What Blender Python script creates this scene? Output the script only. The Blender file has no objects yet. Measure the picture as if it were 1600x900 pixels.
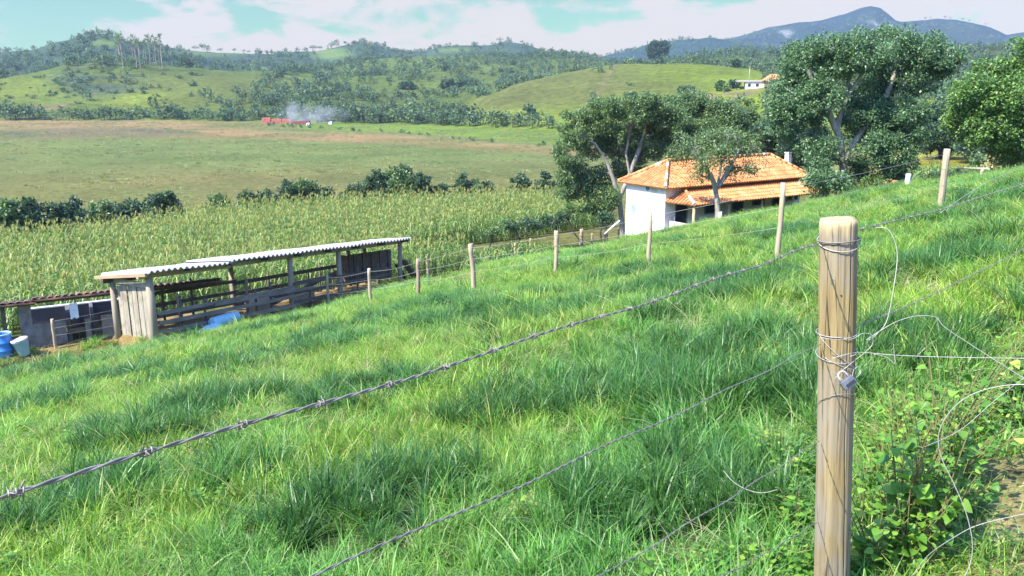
import bpy, bmesh, math, random
import numpy as np
from mathutils import Vector, Matrix, Quaternion

C = bpy.context.scene.collection
SC = bpy.context.scene
R = math.radians
rng = np.random.default_rng(7)
random.seed(7)

# ------------------------------------------------------------------ camera, sky, sun, exposure
F = 1250.0                       # focal length in photo pixels (1600 wide)
TH = R(13.7)                     # pitch below the horizon
cam_d = bpy.data.cameras.new('camera')
cam_d.sensor_width = 36.0
cam_d.lens = F / 1600 * 36
cam_d.clip_start = 0.05
cam_d.clip_end = 20000
cam = bpy.data.objects.new('camera', cam_d)
cam.rotation_euler = (math.pi / 2 - TH, 0, 0)
C.objects.link(cam)
SC.camera = cam

SUN_EL = R(47)
SUN_AZ = R(-123)                 # clockwise from +Y: to the left of and behind the camera
S = Vector((math.sin(SUN_AZ) * math.cos(SUN_EL), math.cos(SUN_AZ) * math.cos(SUN_EL), math.sin(SUN_EL)))
EXPOSURE = 1.40
sun_d = bpy.data.lights.new('sun', 'SUN')
sun_d.energy = 4.6
sun_d.angle = R(0.5)
sun_d.color = (1.0, 0.94, 0.80)
sun = bpy.data.objects.new('sun', sun_d)
sun.rotation_euler = S.to_track_quat('Z', 'Y').to_euler()
C.objects.link(sun)

world = bpy.data.worlds.new('World')
SC.world = world
world.use_nodes = True
wt = world.node_tree
wt.nodes.clear()
def wn(t, **kw):
    n = wt.nodes.new(t)
    for k, v in kw.items():
        setattr(n, k, v)
    return n
w_out = wn('ShaderNodeOutputWorld')
w_bg = wn('ShaderNodeBackground')
w_bg.inputs['Strength'].default_value = 0.15
w_sky = wn('ShaderNodeTexSky', sky_type='NISHITA', sun_disc=False)
w_sky.sun_elevation = SUN_EL
w_sky.sun_rotation = SUN_AZ
w_sky.altitude = 700
w_sky.air_density = 1.0
w_sky.dust_density = 0.6
w_sky.ozone_density = 1.0
w_tint = wn('ShaderNodeMix', data_type='RGBA', blend_type='MULTIPLY')
w_tint.inputs['Factor'].default_value = 1.0
w_tz = wn('ShaderNodeMapRange', interpolation_type='SMOOTHSTEP')   # milky cyan low down, clear deep blue overhead
w_tz.inputs['From Min'].default_value = 0.10
w_tz.inputs['From Max'].default_value = 0.40
w_tc2 = wn('ShaderNodeMix', data_type='RGBA')
w_tc2.inputs['A'].default_value = (0.20, 0.29, 0.13, 1)
w_tc2.inputs['B'].default_value = (1.15, 1.35, 1.9, 1)
w_tc = wn('ShaderNodeTexCoord')
w_map = wn('ShaderNodeMapping')
w_map.inputs['Scale'].default_value = (1.0, 1.0, 2.5)
w_map.inputs['Location'].default_value = (0.37, 0.1, 0.62)
w_n1 = wn('ShaderNodeTexNoise')
w_n1.inputs['Scale'].default_value = 8.5
w_n1.inputs['Detail'].default_value = 7
w_n1.inputs['Roughness'].default_value = 0.55
w_n1.inputs['Distortion'].default_value = 0.35
w_sep = wn('ShaderNodeSeparateXYZ')
w_hor = wn('ShaderNodeMapRange', interpolation_type='SMOOTHSTEP')   # banks of cloud thicken low in the sky
w_hor.inputs['From Min'].default_value = 0.09
w_hor.inputs['From Max'].default_value = 0.02
w_hor.inputs['To Min'].default_value = -0.02
w_hor.inputs['To Max'].default_value = 0.22
w_add = wn('ShaderNodeMath', operation='ADD')
w_rt = wn('ShaderNodeMapRange')                                     # more cloud to the right
w_rt.inputs['From Min'].default_value = -0.6
w_rt.inputs['From Max'].default_value = 0.5
w_rt.inputs['To Min'].default_value = -0.03
w_rt.inputs['To Max'].default_value = 0.07
w_add2 = wn('ShaderNodeMath', operation='ADD')
w_top = wn('ShaderNodeMapRange')                                    # clear blue overhead
w_top.inputs['From Min'].default_value = 0.22
w_top.inputs['From Max'].default_value = 0.55
w_top.inputs['To Min'].default_value = 0.0
w_top.inputs['To Max'].default_value = -0.3
w_add3 = wn('ShaderNodeMath', operation='ADD')
w_ramp = wn('ShaderNodeMapRange', interpolation_type='SMOOTHSTEP')
w_ramp.inputs['From Min'].default_value = 0.44
w_ramp.inputs['From Max'].default_value = 0.56
w_mix = wn('ShaderNodeMix', data_type='RGBA')
CLOUD = 2.15
w_mix.inputs['B'].default_value = (CLOUD, CLOUD * 0.84, CLOUD * 0.58, 1)
lk = wt.links.new
lk(w_tc.outputs['Generated'], w_map.inputs['Vector'])
lk(w_tc.outputs['Generated'], w_sep.inputs[0])
lk(w_map.outputs[0], w_n1.inputs['Vector'])
lk(w_sep.outputs['Z'], w_hor.inputs['Value'])
lk(w_sep.outputs['Z'], w_top.inputs['Value'])
lk(w_sep.outputs['X'], w_rt.inputs['Value'])
lk(w_n1.outputs['Fac'], w_add.inputs[0]); lk(w_hor.outputs[0], w_add.inputs[1])
lk(w_add.outputs[0], w_add2.inputs[0]); lk(w_rt.outputs[0], w_add2.inputs[1])
lk(w_add2.outputs[0], w_add3.inputs[0]); lk(w_top.outputs[0], w_add3.inputs[1])
lk(w_add3.outputs[0], w_ramp.inputs['Value'])
lk(w_sky.outputs[0], w_tint.inputs['A'])
lk(w_sep.outputs['Z'], w_tz.inputs['Value']); lk(w_tz.outputs[0], w_tc2.inputs['Factor']); lk(w_tc2.outputs['Result'], w_tint.inputs['B'])
lk(w_tint.outputs['Result'], w_mix.inputs['A'])
lk(w_ramp.outputs[0], w_mix.inputs['Factor'])
lk(w_mix.outputs['Result'], w_bg.inputs['Color'])
lk(w_bg.outputs[0], w_out.inputs[0])

SC.view_settings.view_transform = 'Standard'
SC.view_settings.look = 'None'
SC.view_settings.exposure = EXPOSURE
SC.view_settings.gamma = 1.0
SC.view_settings.use_curve_mapping = False
SC.render.engine = 'CYCLES'
SC.cycles.max_bounces = 6
SC.cycles.diffuse_bounces = 3
SC.cycles.transmission_bounces = 3
SC.cycles.transparent_max_bounces = 8
SC.cycles.volume_bounces = 0
SC.cycles.use_denoising = True

# ------------------------------------------------------------------ projection helpers
cT, sT = math.cos(TH), math.sin(TH)
def ray(px, py):
    cx = (px - 800) / F
    cy = (450 - py) / F
    return Vector((cx, cT + cy * sT, -sT + cy * cT))
def at(px, py, Y):
    d = ray(px, py)
    return d * (Y / d.y)
def project(P):
    P = np.asarray(P, float)
    dep = P[..., 1] * cT - P[..., 2] * sT
    up = P[..., 1] * sT + P[..., 2] * cT
    dep = np.where(dep < 1e-3, 1e-3, dep)
    return 800 + F * P[..., 0] / dep, 450 - F * up / dep

# ------------------------------------------------------------------ noise
def _hash(ix, iy, s):
    h = (ix.astype(np.int64) * 374761393 + iy.astype(np.int64) * 668265263 + s * 1442695041) & 0x7fffffff
    h = ((h ^ (h >> 13)) * 1274126177) & 0x7fffffff
    return ((h ^ (h >> 16)) & 0xffff) / 65535.0
def vnoise(x, y, s=0):
    ix, iy = np.floor(x), np.floor(y)
    fx, fy = x - ix, y - iy
    fx = fx * fx * (3 - 2 * fx); fy = fy * fy * (3 - 2 * fy)
    a = _hash(ix, iy, s); b = _hash(ix + 1, iy, s); c = _hash(ix, iy + 1, s); d = _hash(ix + 1, iy + 1, s)
    return (a + (b - a) * fx) * (1 - fy) + (c + (d - c) * fx) * fy
def fbm(x, y, sc, o=4, s=0):
    x = np.asarray(x, float) / sc; y = np.asarray(y, float) / sc
    t = 0; a = 1; n = 0
    for k in range(o):
        t = t + a * vnoise(x, y, s + k * 17); n += a; a *= 0.5; x = x * 2.03 + 7.1; y = y * 2.03 + 3.7
    return t / n          # 0..1
def sstep(a, b, x):
    t = np.clip((x - a) / (b - a), 0, 1)
    return t * t * (3 - 2 * t)

# ------------------------------------------------------------------ terrain
def elev(u, y):                      # rise per metre of ground distance seen at that pixel
    cx = (u - 800) / F; cy = (450 - y) / F
    dx, dy, dz = cx, cT + cy * sT, -sT + cy * cT
    return dz / np.hypot(dx, dy)
def tab(*pairs):
    return np.array([p[0] for p in pairs], float), np.array([p[1] for p in pairs], float)
T_R0 = tab((-400, 450), (0, 430), (200, 415), (400, 375), (500, 350), (640, 330), (700, 310), (760, 290), (860, 262), (1000, 240), (1100, 220), (1200, 190), (1300, 150), (1400, 112), (1500, 92), (1600, 86), (2000, 84))
T_V = tab((1250, -12.3), (1450, -6.2))
T_y1 = tab((-400, 112), (-100, 122), (0, 124), (60, 112), (100, 102), (150, 98), (200, 99), (270, 104), (330, 109), (400, 112), (440, 111), (500, 104), (560, 98), (640, 96), (700, 93), (760, 91), (820, 92), (900, 93), (950, 96), (1000, 98), (1080, 93), (1120, 88), (1200, 88), (1300, 88), (1400, 84), (1500, 78), (1600, 74), (2000, 80))
T_r1 = tab((0, 560), (200, 575), (400, 600), (500, 700), (640, 790), (900, 760), (1100, 700), (1600, 700))
T_yG = tab((690, 180), (710, 168), (760, 148), (800, 130), (860, 112), (920, 101), (960, 97), (1030, 94), (1080, 96), (1120, 100), (1200, 108), (1300, 118), (1400, 132), (1500, 146), (1600, 158))
T_rG = tab((700, 330), (760, 350), (860, 400), (1000, 420), (1100, 415), (1200, 400), (1300, 370), (1500, 330), (1600, 320))
T_y2 = tab((-400, 80), (-100, 92), (0, 82), (60, 76), (100, 63), (140, 54), (165, 52), (185, 57), (220, 68), (300, 76), (350, 82), (400, 86), (440, 85), (480, 82), (510, 78), (545, 70), (575, 66), (600, 72), (640, 82), (665, 82), (690, 76), (740, 73), (770, 72), (790, 69), (820, 73), (850, 79), (900, 86), (940, 89), (955, 86), (1000, 74), (1030, 68), (1060, 62), (1080, 61), (1110, 60), (1135, 64), (1170, 68), (1250, 82), (1350, 92), (1600, 92))
T_r2 = tab((0, 930), (200, 950), (400, 1050), (640, 1100), (850, 1150), (940, 1400), (1000, 1500), (1200, 1500))
T_y3 = tab((-400, 100), (700, 112), (860, 108), (960, 100), (1040, 84), (1100, 66), (1130, 62), (1170, 50), (1200, 42), (1240, 35), (1280, 30), (1310, 24), (1335, 14), (1348, 11), (1362, 13), (1372, 20), (1388, 31), (1400, 33), (1430, 31), (1450, 29), (1480, 31), (1510, 38), (1535, 44), (1560, 56), (1575, 53), (1600, 51), (1700, 48), (2000, 60))
def T(t, u):
    return np.interp(u, t[0], t[1])
def u_of(x, y):
    az = np.arctan2(x, y)
    return 800 + F / cT * np.tan(np.clip(az, -0.75, 0.75))
def rings(u):
    r0 = T(T_R0, u); z0 = T(T_V, u)
    r1 = T(T_r1, u); z1 = r1 * elev(u, T(T_y1, u))
    w = sstep(690, 770, u)
    rl = r0 + 0.45 * (r1 - r0); zl = z0 + 0.45 * (z1 - z0)
    rg = T(T_rG, u); zg = rg * elev(u, T(T_yG, u))
    rG = rl + (rg - rl) * w; zG = zl + (zg - zl) * w
    rd = rG + 0.4 * (r1 - rG)
    zd = zG + 0.4 * (z1 - zG); zd = zd + (np.minimum(zG - 7, zd) - zd) * w
    r2 = T(T_r2, u); z2 = r2 * elev(u, T(T_y2, u))
    rd1 = r1 + 0.35 * (r2 - r1); zd1 = np.minimum(z1, z2) - 9
    r3 = 2450 + 0 * u; z3 = r3 * elev(u, T(T_y3, u))
    rd2 = r2 + 0.3 * (r3 - r2); zd2 = np.minimum(z2, z3) - 15
    return [(r0, z0), (rG, zG), (rd, zd), (r1, z1), (rd1, zd1), (r2, z2), (rd2, zd2), (r3, z3), (r3 + 500, z3 * 0.5 - 30)]
def far_z(u, r):
    K = rings(u)
    z = K[0][1] + 0 * r
    for (ra, za), (rb, zb) in zip(K[:-1], K[1:]):
        t = np.clip((r - ra) / (rb - ra), 0, 1)
        s = 0.5 * t + 0.5 * t * t * (3 - 2 * t)
        m = (r >= ra)
        z = np.where(m, za + (zb - za) * s, z)
    return z
def rot_frame(p, q):
    d = Vector((q.x - p.x, q.y - p.y, 0)).normalized()
    return d, Vector((-d.y, d.x, 0))
BO = at(243, 531, 28.0); BE = at(627, 449, 41.0)            # shed: its front corner posts on the ground
BL, BB = rot_frame(BO, BE)                                   # along the shed, and towards its back
BLEN = math.hypot(BE.x - BO.x, BE.y - BO.y)
def barn_uv(x, y):
    return (x - BO.x) * BL.x + (y - BO.y) * BL.y, (x - BO.x) * BB.x + (y - BO.y) * BB.y
PO = at(0, 552, 27.7); PD = Vector((.87, .49, 0)).normalized(); PB_ = Vector((-PD.y, PD.x, 0))   # pigsty
def sty_uv(x, y):
    return (x - PO.x) * PD.x + (y - PO.y) * PD.y, (x - PO.x) * PB_.x + (y - PO.y) * PB_.y
def box_mask(u, v, u0, u1, v0, v1, s):
    return sstep(u0 - s, u0, u) * (1 - sstep(u1, u1 + s, u)) * sstep(v0 - s, v0, v) * (1 - sstep(v1, v1 + s, v))
T_Y0 = tab((0, 16), (240, 17), (450, 20), (640, 27), (740, 30), (860, 32), (975, 32), (1130, 37), (1420, 38), (1600, 31), (2000, 28))
def hill_z(x, y):
    p = -1.51 + 0.185 * x - 0.168 * y
    p = np.where(p > 6, 6 + (p - 6) * 0.2, p)
    p = p - 0.006 * np.maximum(0, y - T(T_Y0, u_of(x, y))) ** 2
    r = np.hypot(x, y)
    bu, bv = barn_uv(x, y)
    m = box_mask(bu, bv, .1, BLEN + .5, -.5, 2.3, .7)
    p = p + (BO.z + (BE.z - BO.z) * np.clip(bu / BLEN, -.1, 1.1) - .04 - p) * m
    su, sv = sty_uv(x, y)
    m = box_mask(su, sv, -4, 8, -1.2, 2.5, .9) * (1 - m)
    p = p + (PO.z - .03 - p) * m
    p = p - 0.17 * (1 - sstep(3.5, 10, r))
    return p + (fbm(x, y, 5.0, 3, 3) - 0.5) * 0.28 * sstep(3, 12, r) * (1 - sstep(40, 60, r)) - 40 * sstep(110, 200, y)
def gz(x, y):
    x = np.asarray(x, float); y = np.asarray(y, float)
    r = np.hypot(x, y); u = u_of(x, y)
    h = hill_z(x, y); f = far_z(u, r)
    n = (fbm(x, y, 90.0, 5, 11) - 0.5)
    amp = np.clip((r - T(T_R0, u)) * 0.055, 0, 14)
    f = f + n * amp
    d = h - f
    return 0.5 * (h + f + np.sqrt(d * d + 0.6))
def G(x, y):
    return float(gz(np.array([x]), np.array([y]))[0])
def ground_at(px, py, t0=1.5, t1=6000):
    d = ray(px, py)
    t = np.exp(np.linspace(math.log(t0), math.log(t1), 4000))
    x, y, z = d.x * t, d.y * t, d.z * t
    hit = np.nonzero(z < gz(x, y))[0]
    i = hit[0] if len(hit) else len(t) - 1
    return Vector((x[i], y[i], G(x[i], y[i])))
def on_ring(px, k, dr=0.0):
    u = np.array([float(px)])
    r = float(rings(u)[k][0][0]) + dr
    az = math.atan2((px - 800) * cT / F, 1)
    x, y = r * math.sin(az), r * math.cos(az)
    return Vector((x, y, G(x, y)))
def foot(px, Y):                       # ground point in pixel column px at distance Y
    z = -5.0
    for _ in range(12):
        x = (px - 800) / F * (Y * cT - z * sT)
        z = G(x, Y)
    return Vector((x, Y, z))

# ------------------------------------------------------------------ materials
def s2l(c):
    c = np.asarray(c, float) / 255
    return np.where(c <= 0.04045, c / 12.92, ((c + 0.055) / 1.055) ** 2.4)
KEXP = 3.0
OFF = np.array([0.006, 0.014, 0.028])
def alb(r, g, b, k=1.0):               # surface colour behind a sunlit pixel of the photograph
    v = np.maximum((s2l((r, g, b)) - OFF) / KEXP * k, 0.006)
    return tuple(float(q) for q in v) + (1,)
MATS = {}
def new_mat(name):
    m = bpy.data.materials.new(name)
    m.use_nodes = True
    nt = m.node_tree
    nt.nodes.clear()
    out = nt.nodes.new('ShaderNodeOutputMaterial')
    return m, nt, out
def N(nt, t, **kw):
    n = nt.nodes.new(t)
    for k, v in kw.items():
        if k in n.inputs.keys() and not hasattr(type(n), k):
            n.inputs[k].default_value = v
        else:
            setattr(n, k, v)
    return n
def setin(n, **kw):
    for k, v in kw.items():
        n.inputs[k.replace('_', ' ')].default_value = v
    return n
def surf(name, col, col2=None, scale=6.0, rough=0.85, stretch=(1, 1, 1), bump=0.3, bscale=None, detail=6, spec=0.3, metal=0.0, lo=0.35, hi=0.65, bdist=0.02, stain=None, stain_scale=2.0):
    m, nt, out = new_mat(name)
    b = nt.nodes.new('ShaderNodeBsdfPrincipled')
    setin(b, Roughness=rough, Metallic=metal)
    b.inputs['Specular IOR Level'].default_value = spec
    tc = nt.nodes.new('ShaderNodeTexCoord')
    mp = nt.nodes.new('ShaderNodeMapping'); mp.inputs['Scale'].default_value = stretch
    nz = nt.nodes.new('ShaderNodeTexNoise'); setin(nz, Scale=scale, Detail=detail, Roughness=0.62)
    L = nt.links.new
    L(tc.outputs['Object'], mp.inputs[0]); L(mp.outputs[0], nz.inputs['Vector'])
    mr = nt.nodes.new('ShaderNodeMapRange'); mr.inputs['From Min'].default_value = lo; mr.inputs['From Max'].default_value = hi
    L(nz.outputs['Fac'], mr.inputs['Value'])
    mx = nt.nodes.new('ShaderNodeMix'); mx.data_type = 'RGBA'
    mx.inputs['A'].default_value = col; mx.inputs['B'].default_value = col2 or col
    L(mr.outputs[0], mx.inputs['Factor'])
    last = mx.outputs['Result']
    if stain:
        n2 = nt.nodes.new('ShaderNodeTexNoise'); setin(n2, Scale=stain_scale, Detail=5, Roughness=0.6)
        L(tc.outputs['Object'], n2.inputs['Vector'])
        r2 = nt.nodes.new('ShaderNodeMapRange'); r2.inputs['From Min'].default_value = 0.52; r2.inputs['From Max'].default_value = 0.68
        L(n2.outputs['Fac'], r2.inputs['Value'])
        m2 = nt.nodes.new('ShaderNodeMix'); m2.data_type = 'RGBA'; m2.inputs['B'].default_value = stain
        L(last, m2.inputs['A']); L(r2.outputs[0], m2.inputs['Factor']); last = m2.outputs['Result']
    L(last, b.inputs['Base Color'])
    if bump:
        bp = nt.nodes.new('ShaderNodeBump'); setin(bp, Strength=bump, Distance=bdist)
        if bscale:
            n3 = nt.nodes.new('ShaderNodeTexNoise'); setin(n3, Scale=bscale, Detail=5)
            L(mp.outputs[0], n3.inputs['Vector']); L(n3.outputs['Fac'], bp.inputs['Height'])
        else:
            L(nz.outputs['Fac'], bp.inputs['Height'])
        L(bp.outputs[0], b.inputs['Normal'])
    L(b.outputs[0], out.inputs[0])
    return m
def foliage(name, cols, trans=0.35, pos_scale=0.0, pos_col=None, pos_col2=None, rough=0.55, spec=0.25, obj_random=False, pos_hi=0.62, pos_lo=0.42):
    """cols: list of (position, colour) picked at random per leaf or blade."""
    m, nt, out = new_mat(name)
    L = nt.links.new
    geo = nt.nodes.new('ShaderNodeNewGeometry')
    rp = nt.nodes.new('ShaderNodeValToRGB')
    el = rp.color_ramp.elements
    el[0].position, el[0].color = cols[0]
    el[1].position, el[1].color = cols[-1]
    for p, c in cols[1:-1]:
        e = el.new(p); e.color = c
    L(geo.outputs['Random Per Island'], rp.inputs[0])
    last = rp.outputs[0]
    if pos_scale:
        nz = nt.nodes.new('ShaderNodeTexNoise'); setin(nz, Scale=pos_scale, Detail=4, Roughness=0.6)
        L(geo.outputs['Position'], nz.inputs['Vector'])
        for c, a, b_ in ((pos_col, pos_lo, pos_hi),) + (((pos_col2, 0.5, 0.3),) if pos_col2 else ()):
            mr = nt.nodes.new('ShaderNodeMapRange'); mr.inputs['From Min'].default_value = a; mr.inputs['From Max'].default_value = b_
            L(nz.outputs['Fac'], mr.inputs['Value'])
            mx = nt.nodes.new('ShaderNodeMix'); mx.data_type = 'RGBA'; mx.blend_type = 'MULTIPLY'
            mx.inputs['B'].default_value = c
            L(mr.outputs[0], mx.inputs['Factor']); L(last, mx.inputs['A']); last = mx.outputs['Result']
    if obj_random:
        oi = nt.nodes.new('ShaderNodeObjectInfo')
        hs = nt.nodes.new('ShaderNodeHueSaturation')
        a = nt.nodes.new('ShaderNodeMapRange'); a.inputs['To Min'].default_value = 0.7; a.inputs['To Max'].default_value = 1.3
        L(oi.outputs['Random'], a.inputs['Value']); L(a.outputs[0], hs.inputs['Value'])
        L(last, hs.inputs['Color']); last = hs.outputs[0]
    b = nt.nodes.new('ShaderNodeBsdfPrincipled'); setin(b, Roughness=rough)
    b.inputs['Specular IOR Level'].default_value = spec
    L(last, b.inputs['Base Color'])
    t = nt.nodes.new('ShaderNodeBsdfTranslucent')
    hs2 = nt.nodes.new('ShaderNodeMix'); hs2.data_type = 'RGBA'; hs2.blend_type = 'MULTIPLY'; hs2.inputs['Factor'].default_value = 1
    hs2.inputs['B'].default_value = (1.15, 1.2, 0.6, 1)
    L(last, hs2.inputs['A']); L(hs2.outputs['Result'], t.inputs['Color'])
    ms = nt.nodes.new('ShaderNodeMixShader'); ms.inputs[0].default_value = trans
    L(b.outputs[0], ms.inputs[1]); L(t.outputs[0], ms.inputs[2]); L(ms.outputs[0], out.inputs[0])
    return m

# ------------------------------------------------------------------ object helpers
def tag(o, label=None, cat=None, group=None, kind=None):
    if label: o['label'] = label
    if cat: o['category'] = cat
    if group: o['group'] = group
    if kind: o['kind'] = kind
    return o
def link(o, parent=None):
    C.objects.link(o)
    if parent is not None:
        o.parent = parent
    return o
def thing(name, label, cat, loc=(0, 0, 0), group=None, rz=0.0):
    o = bpy.data.objects.new(name, None)
    o.location = loc; o.rotation_euler.z = rz; o.empty_display_size = 0.3
    C.objects.link(o)
    return tag(o, label, cat, group)
def mesh_np(name, V, quads=None, tris=None, smooth=False):
    me = bpy.data.meshes.new(name)
    V = np.asarray(V, np.float32)
    me.vertices.add(len(V)); me.vertices.foreach_set('co', V.ravel())
    loops = []; starts = []; n = 0
    if quads is not None and len(quads):
        q = np.asarray(quads, np.int32); loops.append(q.ravel()); starts.append(n + 4 * np.arange(len(q))); n += 4 * len(q)
    if tris is not None and len(tris):
        q = np.asarray(tris, np.int32); loops.append(q.ravel()); starts.append(n + 3 * np.arange(len(q))); n += 3 * len(q)
    loops = np.concatenate(loops).astype(np.int32); starts = np.concatenate(starts).astype(np.int32)
    me.loops.add(len(loops)); me.loops.foreach_set('vertex_index', loops)
    me.polygons.add(len(starts)); me.polygons.foreach_set('loop_start', starts)
    if smooth:
        me.polygons.foreach_set('use_smooth', np.ones(len(starts), bool))
    me.update(calc_edges=True)
    return me
def obj_np(name, me, mat, parent=None, loc=None):
    o = bpy.data.objects.new(name, me)
    if mat is not None and not me.materials:
        for m in (mat if isinstance(mat, (list, tuple)) else [mat]):
            me.materials.append(m)
    if loc is not None:
        o.location = loc
    return link(o, parent)
class MB:
    """collects simple solids into one mesh"""
    def __init__(self):
        self.v = []; self.f = []; self.mi = []; self.sm = []
    def _add(self, vs, fs, mi=0, sm=False):
        k = len(self.v)
        self.v += [tuple(p) for p in vs]
        self.f += [tuple(i + k for i in f) for f in fs]
        self.mi += [mi] * len(fs); self.sm += [sm] * len(fs)
        return self
    def hexa(self, P, mi=0):
        return self._add(P, [(0, 3, 2, 1), (4, 5, 6, 7), (0, 1, 5, 4), (1, 2, 6, 5), (2, 3, 7, 6), (3, 0, 4, 7)], mi)
    def box(self, o, a, b, c, mi=0):       # corner + three edge vectors
        o, a, b, c = map(Vector, (o, a, b, c))
        return self.hexa([o, o + a, o + a + b, o + b, o + c, o + a + c, o + a + b + c, o + b + c], mi)
    def cbox(self, c, sx, sy, sz, mi=0, rz=0.0):
        m = Matrix.Rotation(rz, 3, 'Z')
        a, b, d = m @ Vector((sx, 0, 0)), m @ Vector((0, sy, 0)), Vector((0, 0, sz))
        return self.box(Vector(c) - a / 2 - b / 2 - d / 2, a, b, d, mi)
    def beam(self, p, q, w, h, mi=0, up=(0, 0, 1)):
        p, q = Vector(p), Vector(q)
        d = q - p
        s = d.cross(Vector(up))
        if s.length < 1e-6: s = Vector((1, 0, 0))
        s.normalize(); t = s.cross(d).normalized()
        s *= w; t *= h
        return self.box(p - s / 2 - t / 2, d, s, t, mi)
    def tube(self, pts, rad, n=6, mi=0, sm=True, cap=True, jit=0.0):
        pts = [Vector(p) for p in pts]
        rads = rad if isinstance(rad, (list, tuple)) else [rad] * len(pts)
        vs = []; fs = []
        prev = None
        for i, p in enumerate(pts):
            d = (pts[min(i + 1, len(pts) - 1)] - pts[max(i - 1, 0)])
            if d.length < 1e-9: d = Vector((0, 0, 1))
            d.normalize()
            if prev is None:
                a = d.orthogonal().normalized()
            else:
                a = (prev - d * prev.dot(d))
                a = a.normalized() if a.length > 1e-6 else d.orthogonal().normalized()
            prev = a
            b = d.cross(a)
            for k in range(n):
                t = 2 * math.pi * k / n
                rr = rads[i] * (1 + random.uniform(-jit, jit))
                vs.append(p + (a * math.cos(t) + b * math.sin(t)) * rr)
        m = len(pts)
        for i in range(m - 1):
            for k in range(n):
                fs.append((i * n + k, i * n + (k + 1) % n, (i + 1) * n + (k + 1) % n, (i + 1) * n + k))
        self._add(vs, fs, mi, sm)
        if cap:
            k = len(self.v) - len(vs)
            self.f.append(tuple(k + i for i in reversed(range(n)))); self.mi.append(mi); self.sm.append(False)
            self.f.append(tuple(k + (m - 1) * n + i for i in range(n))); self.mi.append(mi); self.sm.append(False)
        return self
    def poly(self, pts, mi=0):
        return self._add(pts, [tuple(range(len(pts)))], mi)
    def slab(self, pts, d, mi=0):          # polygon extruded by vector d
        pts = [Vector(p) for p in pts]; d = Vector(d); n = len(pts)
        vs = pts + [p + d for p in pts]
        fs = [tuple(reversed(range(n))), tuple(range(n, 2 * n))] + [(i, (i + 1) % n, n + (i + 1) % n, n + i) for i in range(n)]
        return self._add(vs, fs, mi)
    def mesh(self, name):
        me = bpy.data.meshes.new(name)
        me.from_pydata(self.v, [], self.f)
        me.polygons.foreach_set('material_index', self.mi)
        me.polygons.foreach_set('use_smooth', self.sm)
        me.update()
        return me
    def build(self, name, mat, parent=None, loc=None):
        me = self.mesh(name)
        for m in (mat if isinstance(mat, (list, tuple)) else [mat]):
            me.materials.append(m)
        o = bpy.data.objects.new(name, me)
        if loc is not None: o.location = loc
        return link(o, parent)
def local(parent_loc, *pts):
    return [Vector(p) - Vector(parent_loc) for p in pts]

def scatter(name, P, rot, scl, idx, protos, label, cat=None):
    """one uncountable mass: the same few plants set over many points"""
    me = bpy.data.meshes.new(name)
    n = len(P)
    me.vertices.add(n); me.vertices.foreach_set('co', np.asarray(P, np.float32).ravel())
    a = me.attributes.new('rot', 'FLOAT_VECTOR', 'POINT'); a.data.foreach_set('vector', np.asarray(rot, np.float32).ravel())
    a = me.attributes.new('scl', 'FLOAT_VECTOR', 'POINT'); a.data.foreach_set('vector', np.asarray(scl, np.float32).ravel())
    a = me.attributes.new('idx', 'INT', 'POINT'); a.data.foreach_set('value', np.asarray(idx, np.int32))
    o = link(bpy.data.objects.new(name, me))
    tag(o, label, cat, None, 'stuff')
    ng = bpy.data.node_groups.new(name + '_nodes', 'GeometryNodeTree')
    ng.interface.new_socket('Geometry', in_out='INPUT', socket_type='NodeSocketGeometry')
    ng.interface.new_socket('Geometry', in_out='OUTPUT', socket_type='NodeSocketGeometry')
    gi = ng.nodes.new('NodeGroupInput'); go = ng.nodes.new('NodeGroupOutput')
    iop = ng.nodes.new('GeometryNodeInstanceOnPoints')
    g2i = ng.nodes.new('GeometryNodeGeometryToInstance')
    for p in reversed(protos):
        oi = ng.nodes.new('GeometryNodeObjectInfo'); oi.inputs['Object'].default_value = p
        ng.links.new(oi.outputs['Geometry'], g2i.inputs[0])
    def na(nm, dt):
        q = ng.nodes.new('GeometryNodeInputNamedAttribute'); q.data_type = dt; q.inputs['Name'].default_value = nm
        return q.outputs['Attribute']
    iop.inputs['Pick Instance'].default_value = True
    ng.links.new(gi.outputs[0], iop.inputs['Points'])
    ng.links.new(g2i.outputs[0], iop.inputs['Instance'])
    ng.links.new(na('idx', 'INT'), iop.inputs['Instance Index'])
    ng.links.new(na('rot', 'FLOAT_VECTOR'), iop.inputs['Rotation'])
    ng.links.new(na('scl', 'FLOAT_VECTOR'), iop.inputs['Scale'])
    ng.links.new(iop.outputs[0], go.inputs[0])
    md = o.modifiers.new('scatter', 'NODES'); md.node_group = ng
    return o
def proto(name, me, mat):
    o = bpy.data.objects.new(name, me)
    for m in (mat if isinstance(mat, (list, tuple)) else [mat]):
        me.materials.append(m)
    return o                      # not linked: only used as the source of a scatter

# ================================================================== THE GROUND
FD = Vector((0.58, 0.81, 0)).normalized()                    # near fence line
POST = Vector((1.155, 2.62, 0))
def path_side(x, y):
    return (x - POST.x) * FD.y - (y - POST.y) * FD.x

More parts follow.
